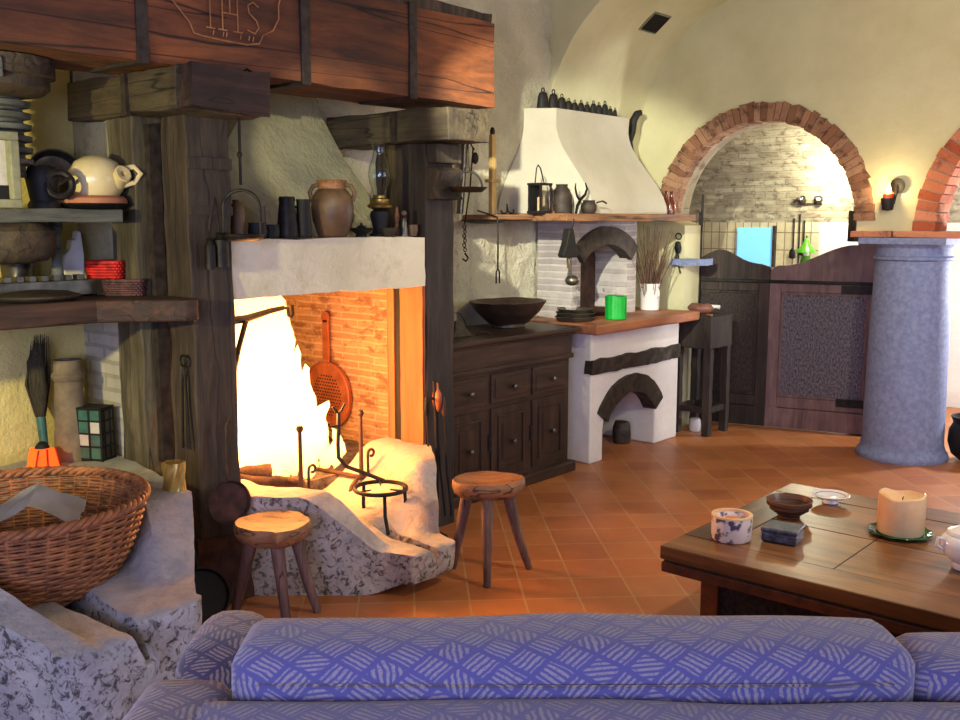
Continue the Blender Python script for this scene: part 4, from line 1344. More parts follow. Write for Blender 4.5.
for j, z in enumerate((0.0375, 0.0925, 0.1475, 0.2)):
    MB().box((0.052, -0.036, z - 0.024), (0.055, 0.042, z + 0.024)).build('glass_pane', M_pewter, lt)
b = MB().box((-0.058, -0.048, 0.226), (0.058, 0.048, 0.232))
b.build('top_plate', M_black, lt)

ol = empty('tea_light_lamp', (-3.95, 1.80, ZR), 'small glowing orange glass lamp on the basin rim', 'lamp')
MB().prism([(1.745, ZR), (1.855, ZR), (1.835, ZR + 0.09), (1.765, ZR + 0.09)], 0, -3.98, -3.90).build('shade', M_ember, ol, bevel=0.004)
b = MB()
for y0, y1 in ((1.745, 1.765), (1.80, 1.80), (1.855, 1.835)):
    b.tube([(-3.898, y0, ZR), (-3.898, y1, ZR + 0.09)], 0.004, 5)
b.tube([(-3.898, 1.745, ZR + 0.006), (-3.898, 1.855, ZR + 0.006)], 0.006, 5)
b.build('frame', M_red, ol)
MB().lathe([(0.03, 0.09), (0.022, 0.105), (0.012, 0.115), (0, 0.117)], (-3.94, 1.80, ZR), 14).build('cap', M_black, ol, True)

gc = empty('pillar_candle', (-3.24, 2.02, ZR - 0.01), 'gold twisted candle on the tip of the big basin wing', 'candle')
b = MB()
rings = []
for i in range(13):
    z = ZR - 0.012 + 0.118 * i / 12
    a0 = 0.09 * i
    rings.append([(-3.265 + (0.040 + 0.004 * math.cos(6 * a)) * math.cos(a + a0), 1.985 + (0.040 + 0.004 * math.cos(6 * a)) * math.sin(a + a0), z) for a in [2 * PI * q / 36 for q in range(36)]])
b.loft(rings).build('wax', M_gold, gc, True)
MB().tube([(-3.265, 1.985, ZR + 0.104), (-3.264, 1.986, ZR + 0.118)], 0.002, 5).build('wick', M_black, gc)

# ================================================================== ON AND ABOVE THE MANTEL
ZM = 1.522
hl = empty('hanging_oil_lamp', (-3.36, 2.40, 1.51), 'iron dish lamp with arched handle hanging from the bolster', 'hanging lamp')
MB().tube([(-3.30, 2.44, 2.17), (-3.32, 2.42, 2.19), (-3.345, 2.405, 2.17), (-3.355, 2.40, 2.10), (-3.36, 2.40, 1.74)], 0.006, 6).build('rod', M_iron, hl, True)
MB().lathe([(0.0, -0.014), (0.009, -0.008), (0.011, 0), (0.009, 0.008), (0, 0.014)], (-3.36, 2.40, 1.86), 10).build('knot', M_iron, hl, True)
cdir = Vector((math.cos(R41), math.sin(R41), 0))
cc = Vector((-3.36, 2.40, 1.52))
pts = []
for i in range(17):
    a = PI * i / 16
    pts.append(cc + cdir * (0.075 * math.cos(a)) + Vector((0, 0, 0.13 + 0.07 * math.sin(a))))
pts = [cc + cdir * 0.075 + Vector((0, 0, 0.02))] + pts + [cc - cdir * 0.075 + Vector((0, 0, 0.02))]
MB().tube(pts, 0.0065, 6).build('arched_handle', M_iron, hl, True)
MB().lathe([(0, -0.004), (0.07, -0.002), (0.086, 0.012), (0.088, 0.024), (0.080, 0.024), (0.066, 0.008), (0, 0.006)], cc, 32).build('dish', M_iron, hl, True)
MB().tube([cc - cdir * 0.078 + Vector((0, 0, 0.10)), cc - cdir * 0.10 + Vector((0, 0, 0.13)), cc - cdir * 0.115 + Vector((0, 0, 0.16)), cc - cdir * 0.10 + Vector((0, 0, 0.175))], 0.005, 6).build('hook', M_iron, hl, True)
for i, (dd, z0, h_, r_, lab) in enumerate(((-0.150, 1.405, 0.115, 0.022, 'slimmer left iron cylinder weight hanging beside the dish lamp'), (-0.105, 1.412, 0.13, 0.030, 'thicker right iron cylinder weight hanging beside the dish lamp'))):
    p = Vector((-3.385, 2.262 + 0.052 * i, 0))
    e = empty('iron_weight', (p.x, p.y, z0), lab, 'weight', 'two iron weights on the post')
    MB().lathe([(0, 0), (r_, 0.002), (r_, h_ - 0.02), (r_ * 0.6, h_ - 0.008), (r_ * 0.45, h_), (r_ * 0.7, h_ + 0.008), (0, h_ + 0.012)], (p.x, p.y, z0), 18).build('cylinder', M_iron, e, True)
    q = Vector((-3.39, 2.30, 1.69))
    MB().tube([(p.x, p.y, z0 + h_ + 0.01), ((p.x + q.x) / 2, (p.y + q.y) / 2, (z0 + h_ + q.z) / 2 + 0.01), q], 0.003, 5).build('chain', M_iron, e, True)


def pot(name, label, cat, prof, c, mat, group=None, extra=None, n=28, part='body', sx=1.0, sy=1.0):
    e = empty(name, c, label, cat, group)
    MB().lathe(prof, c, n, None, sx, sy).build(part, mat, e, True)
    return e


# back row
pot('clay_bottle', 'brown clay bottle on the mantel behind the hanging lamp', 'bottle', [(0, 0), (0.033, 0), (0.034, 0.12), (0.028, 0.145), (0.018, 0.155), (0.02, 0.165), (0, 0.165)], (-3.58, 2.535, ZM), M_clay)
pot('small_pot', 'small black pot on the mantel beside the brown bottle', 'pot', [(0, 0), (0.036, 0), (0.042, 0.03), (0.038, 0.06), (0.040, 0.068), (0.034, 0.068), (0.03, 0.02), (0, 0.02)], (-3.55, 2.615, ZM), M_black, 'small black pots on the mantel')
pot('small_pot', 'small black pot on the mantel beside the dark tankard', 'pot', [(0, 0), (0.034, 0), (0.037, 0.03), (0.035, 0.055), (0.038, 0.06), (0.032, 0.06), (0.03, 0.02), (0, 0.02)], (-3.56, 2.695, ZM), M_black, 'small black pots on the mantel')
pot('candle_stub', 'thin brown cylinder standing on the mantel by the hanging lamp', 'cylinder', [(0, 0), (0.014, 0), (0.014, 0.14), (0, 0.14)], (-3.60, 2.68, ZM), M_clay)
tk = pot('tankard', 'tall dark metal tankard on the mantel, the wider one with lid', 'tankard', [(0, 0), (0.046, 0), (0.048, 0.01), (0.041, 0.10), (0.034, 0.155), (0.037, 0.17), (0.034, 0.182), (0.0, 0.184)], (-3.56, 2.785, ZM), M_iron, 'dark tankards on the mantel')
MB().tube([(-3.56, 2.826, ZM + 0.14), (-3.55, 2.85, ZM + 0.13), (-3.55, 2.855, ZM + 0.08), (-3.555, 2.83, ZM + 0.05)], 0.006, 6).build('handle', M_iron, tk, True)
pot('tankard', 'narrower dark metal tankard on the mantel next to the brown jar', 'tankard', [(0, 0), (0.036, 0), (0.036, 0.01), (0.031, 0.15), (0.033, 0.172), (0.028, 0.172), (0.026, 0.03), (0, 0.03)], (-3.54, 2.862, ZM), M_black, 'dark tankards on the mantel')

jr = empty('clay_jar', (-3.55, 3.04, ZM), 'brown glazed two-handled clay jar on the mantel', 'jar')
MB().lathe([(0, 0), (0.062, 0), (0.072, 0.015), (0.092, 0.08), (0.099, 0.135), (0.094, 0.18), (0.076, 0.21), (0.064, 0.222)], (-3.55, 3.04, ZM), 36).build('body', M_clay, jr, True)
MB().lathe([(0.064, 0.220), (0.061, 0.235), (0.064, 0.248), (0.071, 0.258), (0.066, 0.262), (0.056, 0.25), (0.054, 0.22), (0, 0.215)], (-3.55, 3.04, ZM), 36).build('neck', M_stool, jr, True)
for sg in (-1, 1):
    d = cdir * sg
    c_ = Vector((-3.55, 3.04, ZM))
    MB().tube([c_ + d * 0.062 + Vector((0, 0, 0.24)), c_ + d * 0.088 + Vector((0, 0, 0.235)), c_ + d * 0.104 + Vector((0, 0, 0.205)), c_ + d * 0.094 + Vector((0, 0, 0.165))], 0.010, 8).build('handle', M_clay, jr, True)
bw = pot('iron_dish', 'shallow black footed dish on the mantel right of the jar', 'dish', [(0, 0), (0.03, 0), (0.024, 0.012), (0.05, 0.028), (0.062, 0.040), (0.056, 0.042), (0.03, 0.024), (0, 0.02)], (-3.55, 3.218, ZM), M_black)
MB().lathe([(0.03, 0.034), (0.02, 0.05), (0.006, 0.056), (0.005, 0.066), (0, 0.068)], (-3.55, 3.218, ZM), 16).build('lid', M_black, bw, True)

lp = empty('oil_lamp', (-3.58, 3.37, ZM), 'brass oil lamp with tall clear glass chimney on the mantel', 'oil lamp')
MB().lathe([(0, 0), (0.05, 0), (0.052, 0.012), (0.04, 0.02), (0.036, 0.04), (0.05, 0.10), (0.046, 0.12), (0.03, 0.13)], (-3.58, 3.37, ZM), 28).build('font', M_black, lp, True)
MB().lathe([(0.03, 0.13), (0.06, 0.14), (0.062, 0.15), (0.05, 0.165), (0.05, 0.18), (0.036, 0.186), (0.034, 0.20), (0, 0.20)], (-3.58, 3.37, ZM), 28).build('burner', M_brass, lp, True)
MB().lathe([(0.034, 0.19), (0.036, 0.22), (0.050, 0.26), (0.056, 0.295), (0.050, 0.34), (0.034, 0.38), (0.030, 0.41), (0.036, 0.44), (0.038, 0.45), (0.036, 0.45), (0.028, 0.41), (0.032, 0.38), (0.048, 0.34), (0.054, 0.295), (0.048, 0.26), (0.034, 0.222), (0.032, 0.19)], (-3.58, 3.37, ZM), 32, closed=True).build('chimney', M_lampglass, lp, True)
pot('small_bowl', 'small grey-brown bowl in front of the oil lamp', 'bowl', [(0, 0), (0.022, 0), (0.038, 0.02), (0.043, 0.042), (0.038, 0.042), (0.03, 0.02), (0, 0.01)], (-3.50, 3.35, ZM), M_strap)
pot('wooden_spindle', 'slender pale wooden spindle standing beside the oil lamp', 'spindle', [(0, 0), (0.012, 0), (0.015, 0.03), (0.009, 0.06), (0.013, 0.10), (0.006, 0.14), (0, 0.15)], (-3.55, 3.455, ZM), M_stool)
fg = pot('figurine', 'tiny standing clay figurine near the right end of the mantel', 'figurine', [(0, 0), (0.022, 0), (0.017, 0.04), (0.012, 0.08), (0.016, 0.09), (0.006, 0.10), (0, 0.10)], (-3.50, 3.455, ZM), M_pewter)
MB().sphere((-3.50, 3.455, ZM + 0.113), 0.014).build('head', M_stleg, fg, True)
pot('clay_cup', 'small brown clay cup second from the right end of the mantel', 'cup', [(0, 0), (0.022, 0), (0.030, 0.03), (0.028, 0.055), (0.031, 0.058), (0.025, 0.058), (0.024, 0.02), (0, 0.015)], (-3.50, 3.513, ZM), M_clay)
pot('black_cup', 'small black cup at the right end of the mantel against the post', 'cup', [(0, 0), (0.022, 0), (0.027, 0.03), (0.024, 0.05), (0.027, 0.054), (0.022, 0.054), (0.02, 0.02), (0, 0.015)], (-3.565, 3.52, ZM), M_black)

# scale pan hanging in front of the right post
sp_ = empty('hanging_griddle', (-3.30, 3.70, 1.73), 'round black iron griddle hanging from a chain beside the right post', 'griddle')
MB().tube([(-3.25, 3.70, 1.98), (-3.27, 3.70, 1.99), (-3.295, 3.70, 1.97), (-3.30, 3.70, 1.86)], 0.004, 6).build('chain', M_iron, sp_, True)
MB().ring((-3.30, 3.70, 1.85), 0.013, 0.004, 16, 6, (cdir.y, -cdir.x, 0)).build('ring', M_iron, sp_, True)
c_ = Vector((-3.30, 3.70, 1.745))
MB().tube([c_ + cdir * (0.075 * math.cos(PI * i / 14)) + Vector((0, 0, 0.01 + 0.085 * math.sin(PI * i / 14))) for i in range(15)], 0.005, 6).build('bail', M_iron, sp_, True)
MB().lathe([(0, -0.006), (0.075, -0.006), (0.102, 0.018), (0.098, 0.018), (0.072, 0.0), (0, 0.0)], c_, 32).build('plate', M_iron, sp_, True)

# ================================================================== CUPBOARD
XF = -3.65
cb = empty('cupboard', (-3.92, 4.45, 0), 'dark walnut cupboard with three drawers above three panelled doors', 'cupboard')
Y0, Y1 = 3.86, 5.06
MB().box((-4.145, Y0, 0.07), (XF, Y1, 0.885)).build('body', M_cup, cb)
MB().box((-4.145, Y0 - 0.02, 0.0), (XF + 0.05, Y1 + 0.03, 0.07)).build('plinth', M_cup, cb, bevel=0.012)
b = MB().box((-4.145, Y0 - 0.02, 0.905), (XF + 0.06, Y1 + 0.06, 0.935))
b.box((-4.145, Y0 - 0.01, 0.885), (XF + 0.03, Y1 + 0.03, 0.905))
b.build('top', M_cup, cb, bevel=0.008)
MB().box((XF, Y0, 0.765), (XF + 0.012, Y1 + 0.012, 0.885)).build('frieze', M_cup, cb)
MB().box((XF, Y0, 0.735), (XF + 0.026, Y1 + 0.024, 0.765)).build('moulding', M_cup, cb, bevel=0.008)


def knob(parent, y, z, mat=None):
    MB().lathe([(0.008, 0.0), (0.007, 0.012), (0.016, 0.022), (0.018, 0.032), (0.012, 0.040), (0, 0.043)], (XF + 0.022, y, z), 14, (1, 0, 0)).build('knob', mat or M_pewter, parent, True)


cols_ = [(3.90, 4.25), (4.285, 4.64), (4.675, 5.02)]
for (y0, y1) in cols_:
    d = MB().box((XF, y0, 0.545), (XF + 0.014, y1, 0.715)).build('drawer', M_cup, cb, bevel=0.003)
    MB().box((XF + 0.012, y0 + 0.03, 0.572), (XF + 0.022, y1 - 0.03, 0.690)).build('raised_panel', M_cup, d, bevel=0.006)
    knob(d, (y0 + y1) / 2, 0.63)
    d = MB().box((XF, y0, 0.095), (XF + 0.014, y1, 0.515)).build('door', M_cupz, cb, bevel=0.003)
    b = MB()
    for lo, hi in (((y0 + 0.055, 0.14), (y1 - 0.055, 0.155)), ((y0 + 0.055, 0.455), (y1 - 0.055, 0.47)), ((y0 + 0.055, 0.155), (y0 + 0.07, 0.455)), ((y1 - 0.07, 0.155), (y1 - 0.055, 0.455))):
        b.box((XF + 0.012, lo[0], lo[1]), (XF + 0.024, hi[0], hi[1]))
    b.build('panel_moulding', M_cupz, d, bevel=0.004)
    MB().box((XF + 0.012, y0 + 0.10, 0.19), (XF + 0.020, y1 - 0.10, 0.42)).build('raised_panel', M_cupz, d, bevel=0.006)
    knob(d, (y0 + y1) / 2, 0.30)
for y in (4.267, 4.657):
    MB().cyl((XF + 0.01, y, 0.27), (XF + 0.01, y, 0.36), 0.012, None, 8).build('latch', M_iron, cb)

# wooden bowl on the cupboard
bo = empty('wooden_bowl', (-3.92, 4.78, 0.936), 'big dark carved wooden bowl standing on the cupboard', 'bowl')
MB().lathe([(0, 0.02), (0.12, 0.02), (0.14, 0.03), (0.225, 0.10), (0.275, 0.165), (0.262, 0.168), (0.21, 0.115), (0.13, 0.05), (0, 0.04)], (-3.92, 4.78, 0.934), 40, None, 0.8, 1.0).rough(0.005, 9).build('bowl', M_cup, bo, True)
MB().lathe([(0.115, 0.0), (0.12, 0.004), (0.118, 0.024), (0.11, 0.026)], (-3.92, 4.78, 0.936), 32, None, 0.8, 1.0).build('foot_ring', M_cup, bo, True)
mt = empty('wooden_trap', (-3.80, 4.22, 0.936), 'small sloped wooden box with wire at the left of the cupboard top', 'box')
MB().prism([(4.10, 0.937), (4.26, 0.937), (4.16, 1.03), (4.12, 1.03)], 0, -3.86, -3.76).build('box', M_darkx, mt, bevel=0.003)
MB().tube([(-3.81, 4.14, 1.03), (-3.81, 4.15, 1.075), (-3.81, 4.20, 1.07), (-3.81, 4.24, 1.03), (-3.81, 4.26, 0.99)], 0.003, 5).build('wire', M_iron, mt)
e = empty('iron_latch', (-3.72, 4.33, 0.936), 'small iron latch lying on the cupboard edge', 'latch')
MB().tube([(-3.74, 4.27, 0.942), (-3.73, 4.33, 0.955), (-3.72, 4.37, 0.942)], 0.006, 6).build('bar', M_iron, e)

# ================================================================== COOKING HEARTH (white stove)
XS = -3.62
st = empty('masonry_stove', (-3.9, 5.85, 0), 'whitewashed masonry stove with a terracotta counter and arched wood store', 'stove')
A0, A1 = 5.27, 6.40
fy0, fy1, fz = 5.42, 6.08, 0.21          # wood-store opening
poly = [(A0, 0), (fy0, 0), (fy0, fz)]
for i in range(1, 12):
    a = PI - PI * i / 12
    poly.append(((fy0 + fy1) / 2 + (fy1 - fy0) / 2 * math.cos(a), fz + 0.22 * math.sin(a)))
poly += [(fy1, fz), (fy1, 0), (A1, 0), (A1, 0.875), (A0, 0.875)]
b = MB().prism([(p[0], p[1]) for p in poly], 0, -4.17, XS)
b.build('body', M_white, st, bevel=0.012)
MB().box((-4.17, fy0 - 0.02, 0), (-4.12, fy1 + 0.02, 0.5)).build('back', M_black, st)
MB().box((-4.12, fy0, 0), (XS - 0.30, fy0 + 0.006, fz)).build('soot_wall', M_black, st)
MB().gbox((-4.17, A0 - 0.10, 0.875), (XS + 0.11, A1 + 0.10, 0.94), 0.08).rough(0.004, 6).build('counter', M_slab, st, bevel=0.01)
MB().gbox((XS - 0.05, A0 - 0.012, 0.60), (XS + 0.022, A1 + 0.0, 0.70), 0.04).rough(0.012, 9).build('stone_lintel', M_strap, st, bevel=0.006)
rings = []
for i in range(21):
    a = math.radians(147 - 114 * i / 20)
    cy_, cz_ = (fy0 + fy1) / 2, 0.07
    rings.append([(x, cy_ + r * math.cos(a), cz_ + r * math.sin(a)) for r, x in ((0.36, XS - 0.08), (0.36, XS + 0.025), (0.485, XS + 0.025), (0.485, XS - 0.08))])
MB().loft(rings).rough(0.008, 12).build('arch_stone', M_strap, st)
e = empty('firewood_log', (-3.82, 5.96, 0.0), 'dark log standing inside the arched wood store of the stove', 'log')
MB().lathe([(0, 0.0), (0.062, 0.0), (0.07, 0.05), (0.066, 0.12), (0.05, 0.155), (0, 0.165)], (-3.82, 5.96, 0.001), 16).rough(0.010, 14).build('bark', M_strap, e, True)

# oven above the counter
ov = empty('brick_oven', (-3.95, 5.8, 0.94), 'thin-brick oven opening under the white hood', 'oven')
XO = -3.86
oy0, oy1, oz = 5.475, 6.045, 1.335
poly = [(5.375, 0.941), (oy0, 0.941), (oy0, oz)]
for i in range(1, 12):
    a = PI - PI * i / 12
    poly.append(((oy0 + oy1) / 2 + (oy1 - oy0) / 2 * math.cos(a), oz + 0.10 * math.sin(a)))
poly += [(oy1, oz), (oy1, 0.941), (6.17, 0.941), (6.17, 1.595), (5.375, 1.595)]
MB().prism(poly, 0, -4.15, XO).build('brick_front', M_ovenb, ov)
MB().box((-4.17, oy0 - 0.02, 0.941), (-4.13, oy1 + 0.02, 1.55)).build('back', M_rust, ov)
rings = []
for i in range(21):
    a = math.radians(133 - 86 * i / 20)
    cy_, cz_ = (oy0 + oy1) / 2, 1.0
    rings.append([(x, cy_ + r * math.cos(a), cz_ + r * math.sin(a)) for r, x in ((0.435, XO - 0.06), (0.435, XO + 0.035), (0.56, XO + 0.035), (0.56, XO - 0.06))])
MB().loft(rings).rough(0.004, 12).build('arch_stone', M_strap, ov)

# wall plane between the cupboard and oven (white plaster recess)
# hood with an ogee flare
hs = empty('stove_hood', (-3.95, 5.75, 1.64), 'white bell-shaped plaster hood above the brick oven', 'hood')
rings = []
for i in range(19):
    k = i / 18
    q = 1 - smoothstep(0.02, 0.86, k)
    xf = -4.00 + 0.30 * q
    y0 = 5.37 + 0.01 * q
    y1 = 6.25 + 0.06 * q
    z = 1.645 + 0.69 * k
    r = [(-4.17, 5.24 - 0.26 * q, z)]
    for j in range(9):
        r.append((xf, y0 + (y1 - y0) * j / 8, z))
    r.append((-4.17, y1, z))
    rings.append(r)
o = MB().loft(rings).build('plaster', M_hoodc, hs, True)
sh_ = empty('hood_shelf', (-3.9, 5.6, 1.60), 'long wooden shelf plank running round the foot of the white hood', 'shelf')
MB().gbox((-4.16, 4.62, 1.605), (-3.88, 4.98, 1.635), 0.06).rough(0.003, 8).build('side_plank', M_shelf, sh_, bevel=0.003)
MB().gbox((-4.16, 4.98, 1.595), (-3.62, 6.60, 1.642), 0.08).rough(0.003, 8).build('plank', M_shelf, sh_, bevel=0.004)

# cow bells on top of the hood
bells = [(5.315, 0.050, 0.125), (5.43, 0.045, 0.125), (5.525, 0.040, 0.105), (5.605, 0.034, 0.085), (5.675, 0.032, 0.08), (5.75, 0.032, 0.085), (5.825, 0.030, 0.08), (5.90, 0.032, 0.095), (5.97, 0.032, 0.09), (6.045, 0.034, 0.105), (6.115, 0.026, 0.075), (6.175, 0.022, 0.07)]
wordb = ['leftmost and largest', 'second from the left', 'third from the left', 'fourth from the left', 'fifth from the left', 'sixth from the left', 'sixth from the right', 'fifth from the right', 'fourth from the right', 'third from the right', 'second from the right', 'rightmost and smallest']


def make_bell(y, r, h, word):
    e = empty('cow_bell', (-4.07, y, 2.336), 'black iron cow bell on the white hood, %s of the row' % word, 'bell', 'row of cow bells on the hood')
    MB().lathe([(r, 0), (r * 0.97, 0.01), (r * 0.78, h * 0.55), (r * 0.62, h * 0.75), (r * 0.3, h * 0.82), (0, h * 0.83)], (-4.07, y, 2.337), 18, None, 0.75, 1).build('body', M_black, e, True)
    MB().ring((-4.07, y, 2.337 + h * 0.90), h * 0.12, h * 0.035, 16, 6, (1, 0, 0)).build('loop', M_black, e, True)


for (y, r, h), w_ in zip(bells, wordb):
    make_bell(y, r, h, w_)

hn = empty('iron_horn', (-4.10, 6.45, 2.0), 'long curved black horn hanging right of the white hood', 'horn')
MB().tube([(-4.05, 6.50, 2.40), (-4.07, 6.475, 2.39), (-4.09, 6.455, 2.34), (-4.095, 6.45, 2.26), (-4.10, 6.42, 2.18), (-4.10, 6.46, 2.06), (-4.10, 6.52, 1.94), (-4.08, 6.58, 1.84)], [0.022, 0.028, 0.03, 0.028, 0.026, 0.022, 0.02, 0.03], 10).build('tube', M_black, hn, True)
MB().cyl((-4.205, 6.44, 2.20), (-4.09, 6.44, 2.20), 0.008, None, 8).build('peg', M_iron, hn)

# ---- shelf items, left to right
zs = 1.643
la = empty('candle_lantern', (-3.830, 4.985, zs), 'black square candle lantern on the hood shelf', 'lantern')
b = MB()
for x in (-3.88, -3.79):
    for y in (4.935, 5.035):
        b.box((x - 0.006, y - 0.006, zs), (x + 0.006, y + 0.006, zs + 0.18))
b.box((-3.890, 4.925, zs), (-3.780, 5.045, zs + 0.016))
b.box((-3.890, 4.925, zs + 0.175), (-3.780, 5.045, zs + 0.188))
b.build('frame', M_black, la)
MB().box((-3.882, 4.939, zs + 0.016), (-3.878, 5.031, zs + 0.175)).build('back_panel', M_black, la)
MB().box((-3.792, 4.941, zs + 0.03), (-3.788, 5.029, zs + 0.165)).build('glass', M_lampglass, la)
MB().cyl((-3.835, 4.985, zs + 0.016), (-3.835, 4.985, zs + 0.10), 0.016, None, 12).build('candle', M_wax, la)
MB().tube([(-3.835, 4.935, zs + 0.185), (-3.835, 4.950, zs + 0.28), (-3.835, 4.965, zs + 0.30), (-3.835, 4.990, zs + 0.28), (-3.835, 5.030, zs + 0.185)], 0.004, 6).build('handle', M_iron, la)
cs = pot('candlestick', 'slim turned wooden candlestick beside the black lantern', 'candlestick', [(0, 0), (0.024, 0), (0.024, 0.012), (0.012, 0.02), (0.014, 0.08), (0.009, 0.09), (0.018, 0.105), (0.012, 0.12), (0.008, 0.16), (0, 0.165)], (-3.830, 5.100, zs), M_stool)
dj = pot('iron_jug', 'dark dented iron jug on the hood shelf behind a twisted hook', 'jug', [(0, 0), (0.062, 0), (0.068, 0.02), (0.066, 0.11), (0.05, 0.15), (0.036, 0.17), (0.04, 0.185), (0.03, 0.185), (0.03, 0.15), (0, 0.15)], (-3.800, 5.170, zs), M_strap)
MB().tube([(-3.800, 5.105, zs + 0.15), (-3.800, 5.075, zs + 0.14), (-3.800, 5.075, zs + 0.08), (-3.800, 5.105, zs + 0.05)], 0.007, 6).build('handle', M_strap, dj, True)
ah = empty('forked_hook', (-3.690, 5.200, zs), 'black twisted iron hook standing on the hood shelf', 'hook')
MB().tube([(-3.680, 5.160, zs + 0.004), (-3.690, 5.190, zs + 0.05), (-3.695, 5.230, zs + 0.09), (-3.695, 5.280, zs + 0.12), (-3.695, 5.300, zs + 0.16), (-3.695, 5.280, zs + 0.195)], [0.009, 0.010, 0.010, 0.009, 0.007, 0.004], 8).build('stem', M_iron, ah, True)
MB().tube([(-3.695, 5.220, zs + 0.085), (-3.695, 5.190, zs + 0.11), (-3.695, 5.170, zs + 0.16), (-3.695, 5.175, zs + 0.19)], [0.008, 0.007, 0.006, 0.003], 8).build('tine', M_iron, ah, True)
sp2 = pot('iron_pot', 'small squat black iron pot on the hood shelf right of the hook', 'pot', [(0, 0), (0.035, 0), (0.05, 0.02), (0.052, 0.05), (0.038, 0.075), (0.042, 0.085), (0.034, 0.085), (0.03, 0.07), (0, 0.06)], (-3.680, 5.300, zs), M_strap)
MB().tube([(-3.640, 5.330, zs + 0.07), (-3.620, 5.370, zs + 0.08), (-3.610, 5.400, zs + 0.065)], 0.006, 6).build('spout', M_strap, sp2, True)
for i, (y, lab) in enumerate(((6.47, 'red glass bottle at the right end of the hood shelf, left one'), (6.545, 'red glass bottle at the right end of the hood shelf, right one'))):
    pot('glass_bottle', lab, 'bottle', [(0, 0), (0.028, 0), (0.03, 0.08), (0.014, 0.12), (0.011, 0.165), (0.014, 0.17), (0, 0.172)], (-3.80, y, zs), M_bottle, 'red bottles on the hood shelf')

# wooden yard-stick pole and things hanging on the rough wall
pv = empty('wooden_pole', (-3.98, 4.70, 1.64), 'pale wooden measuring pole with brass collar standing on the shelf', 'pole')
MB().box((-3.995, 4.675, 1.637), (-3.965, 4.715, 2.12)).build('shaft', M_pale, pv, bevel=0.003)
MB().box((-4.01, 4.655, 1.83), (-3.95, 4.735, 1.85)).build('collar', M_pale, pv, bevel=0.004)
MB().lathe([(0.014, 0), (0.016, 0.02), (0.010, 0.04), (0, 0.045)], (-3.98, 4.695, 2.12), 12).build('cap', M_iron, pv, True)
pr2 = empty('wall_peg_rail', (-4.16, 4.62, 2.10), 'short grey vertical pole with hooks fixed on the rough wall', 'rail')
MB().tube([(-4.12, 4.55, 1.64), (-4.12, 4.58, 1.9), (-4.12, 4.60, 2.22)], 0.022, 10).build('pole', M_pewter, pr2, True)
MB().tube([(-4.10, 4.62, 2.20), (-4.08, 4.66, 2.19), (-4.08, 4.66, 2.12), (-4.09, 4.62, 2.06), (-4.08, 4.64, 2.03)], 0.005, 6).build('hook', M_iron, pr2, True)
sy = empty('steelyard', (-4.08, 4.62, 1.5), 'black iron steelyard scale with chain hanging on the rough wall', 'scale')
MB().tube([(-4.09, 4.64, 2.04), (-4.08, 4.60, 1.80), (-4.08, 4.55, 1.58)], 0.005, 6).build('rod', M_iron, sy, True)
MB().sphere((-4.09, 4.66, 1.98), 0.026, (0.7, 1, 1.4), 12).build('counterweight', M_iron, sy, True)
for i in range(6):
    MB().ring((-4.08, 4.545 + 0.008 * (i % 2), 1.56 - 0.028 * i), 0.012, 0.0035, 12, 5, (1, 0, 0) if i % 2 else (0, 1, 0)).build('chain_link', M_iron, sy, True)
MB().tube([(-4.08, 4.55, 1.40), (-4.07, 4.57, 1.37), (-4.07, 4.55, 1.35), (-4.08, 4.53, 1.365)], 0.006, 6).build('hook', M_iron, sy, True)
lc = empty('long_spit', (-4.02, 4.80, 1.3), 'long thin iron skewer hanging beside the shelf', 'skewer')
MB().tube([(-4.02, 4.60, 1.66), (-3.86, 4.60, 1.62), (-3.855, 4.60, 1.50), (-3.855, 4.60, 1.30)], 0.005, 6).build('rod', M_iron, lc, True)
MB().tube([(-3.855, 4.585, 1.22), (-3.855, 4.585, 1.29), (-3.855, 4.60, 1.31), (-3.855, 4.615, 1.29), (-3.855, 4.615, 1.22)], 0.005, 6).build('fork', M_iron, lc, True)
dp = empty('round_griddle', (-3.97, 4.62, 1.58), 'round dark iron griddle pan hung flat under the side shelf', 'griddle')
MB().lathe([(0, 0), (0.09, 0.004), (0.14, 0.018), (0.155, 0.026), (0.148, 0.026), (0.09, 0.012), (0, 0.008)], (-4.01, 4.66, 1.578), 32).build('plate', M_iron, dp, True)
hw = empty('wall_hook', (-3.97, 4.80, 1.64), 'small double curled iron hook lying on the side shelf', 'hook')
MB().tube([(-3.95, 4.74, 1.66), (-3.95, 4.755, 1.645), (-3.95, 4.78, 1.642), (-3.95, 4.80, 1.655), (-3.95, 4.80, 1.70), (-3.95, 4.81, 1.655), (-3.95, 4.84, 1.643), (-3.95, 4.865, 1.65), (-3.95, 4.865, 1.67)], 0.005, 6).build('curl', M_iron, hw, True)

bw_ = empty('bellows', (-3.72, 5.02, 1.36), 'dark leather bellows hanging from the hood shelf', 'bellows')
MB().tube([(-3.64, 5.05, 1.64), (-3.615, 5.05, 1.60), (-3.63, 5.05, 1.54)], 0.004, 6).build('cord', M_black, bw_)
MB().prism([(5.03, 1.55), (5.07, 1.55), (5.10, 1.45), (5.135, 1.385), (5.12, 1.37), (4.98, 1.37), (4.965, 1.385), (5.0, 1.45)], 0, -3.68, -3.63).build('body', M_black, bw_, bevel=0.006)
MB().cyl((-3.655, 5.05, 1.375), (-3.655, 5.05, 1.30), 0.014, 0.008, 10).build('nozzle', M_brass, bw_)
ldl = empty('ladle', (-3.66, 5.06, 1.22), 'bright metal ladle hanging below the bellows', 'ladle')
MB().tube([(-3.64, 5.035, 1.36), (-3.63, 5.04, 1.30), (-3.63, 5.05, 1.25)], 0.005, 6).build('handle', M_pewter, ldl, True)
MB().sphere((-3.64, 5.07, 1.225), 0.045, (1, 1, 0.75), 18).build('bowl', M_pewter, ldl, True)

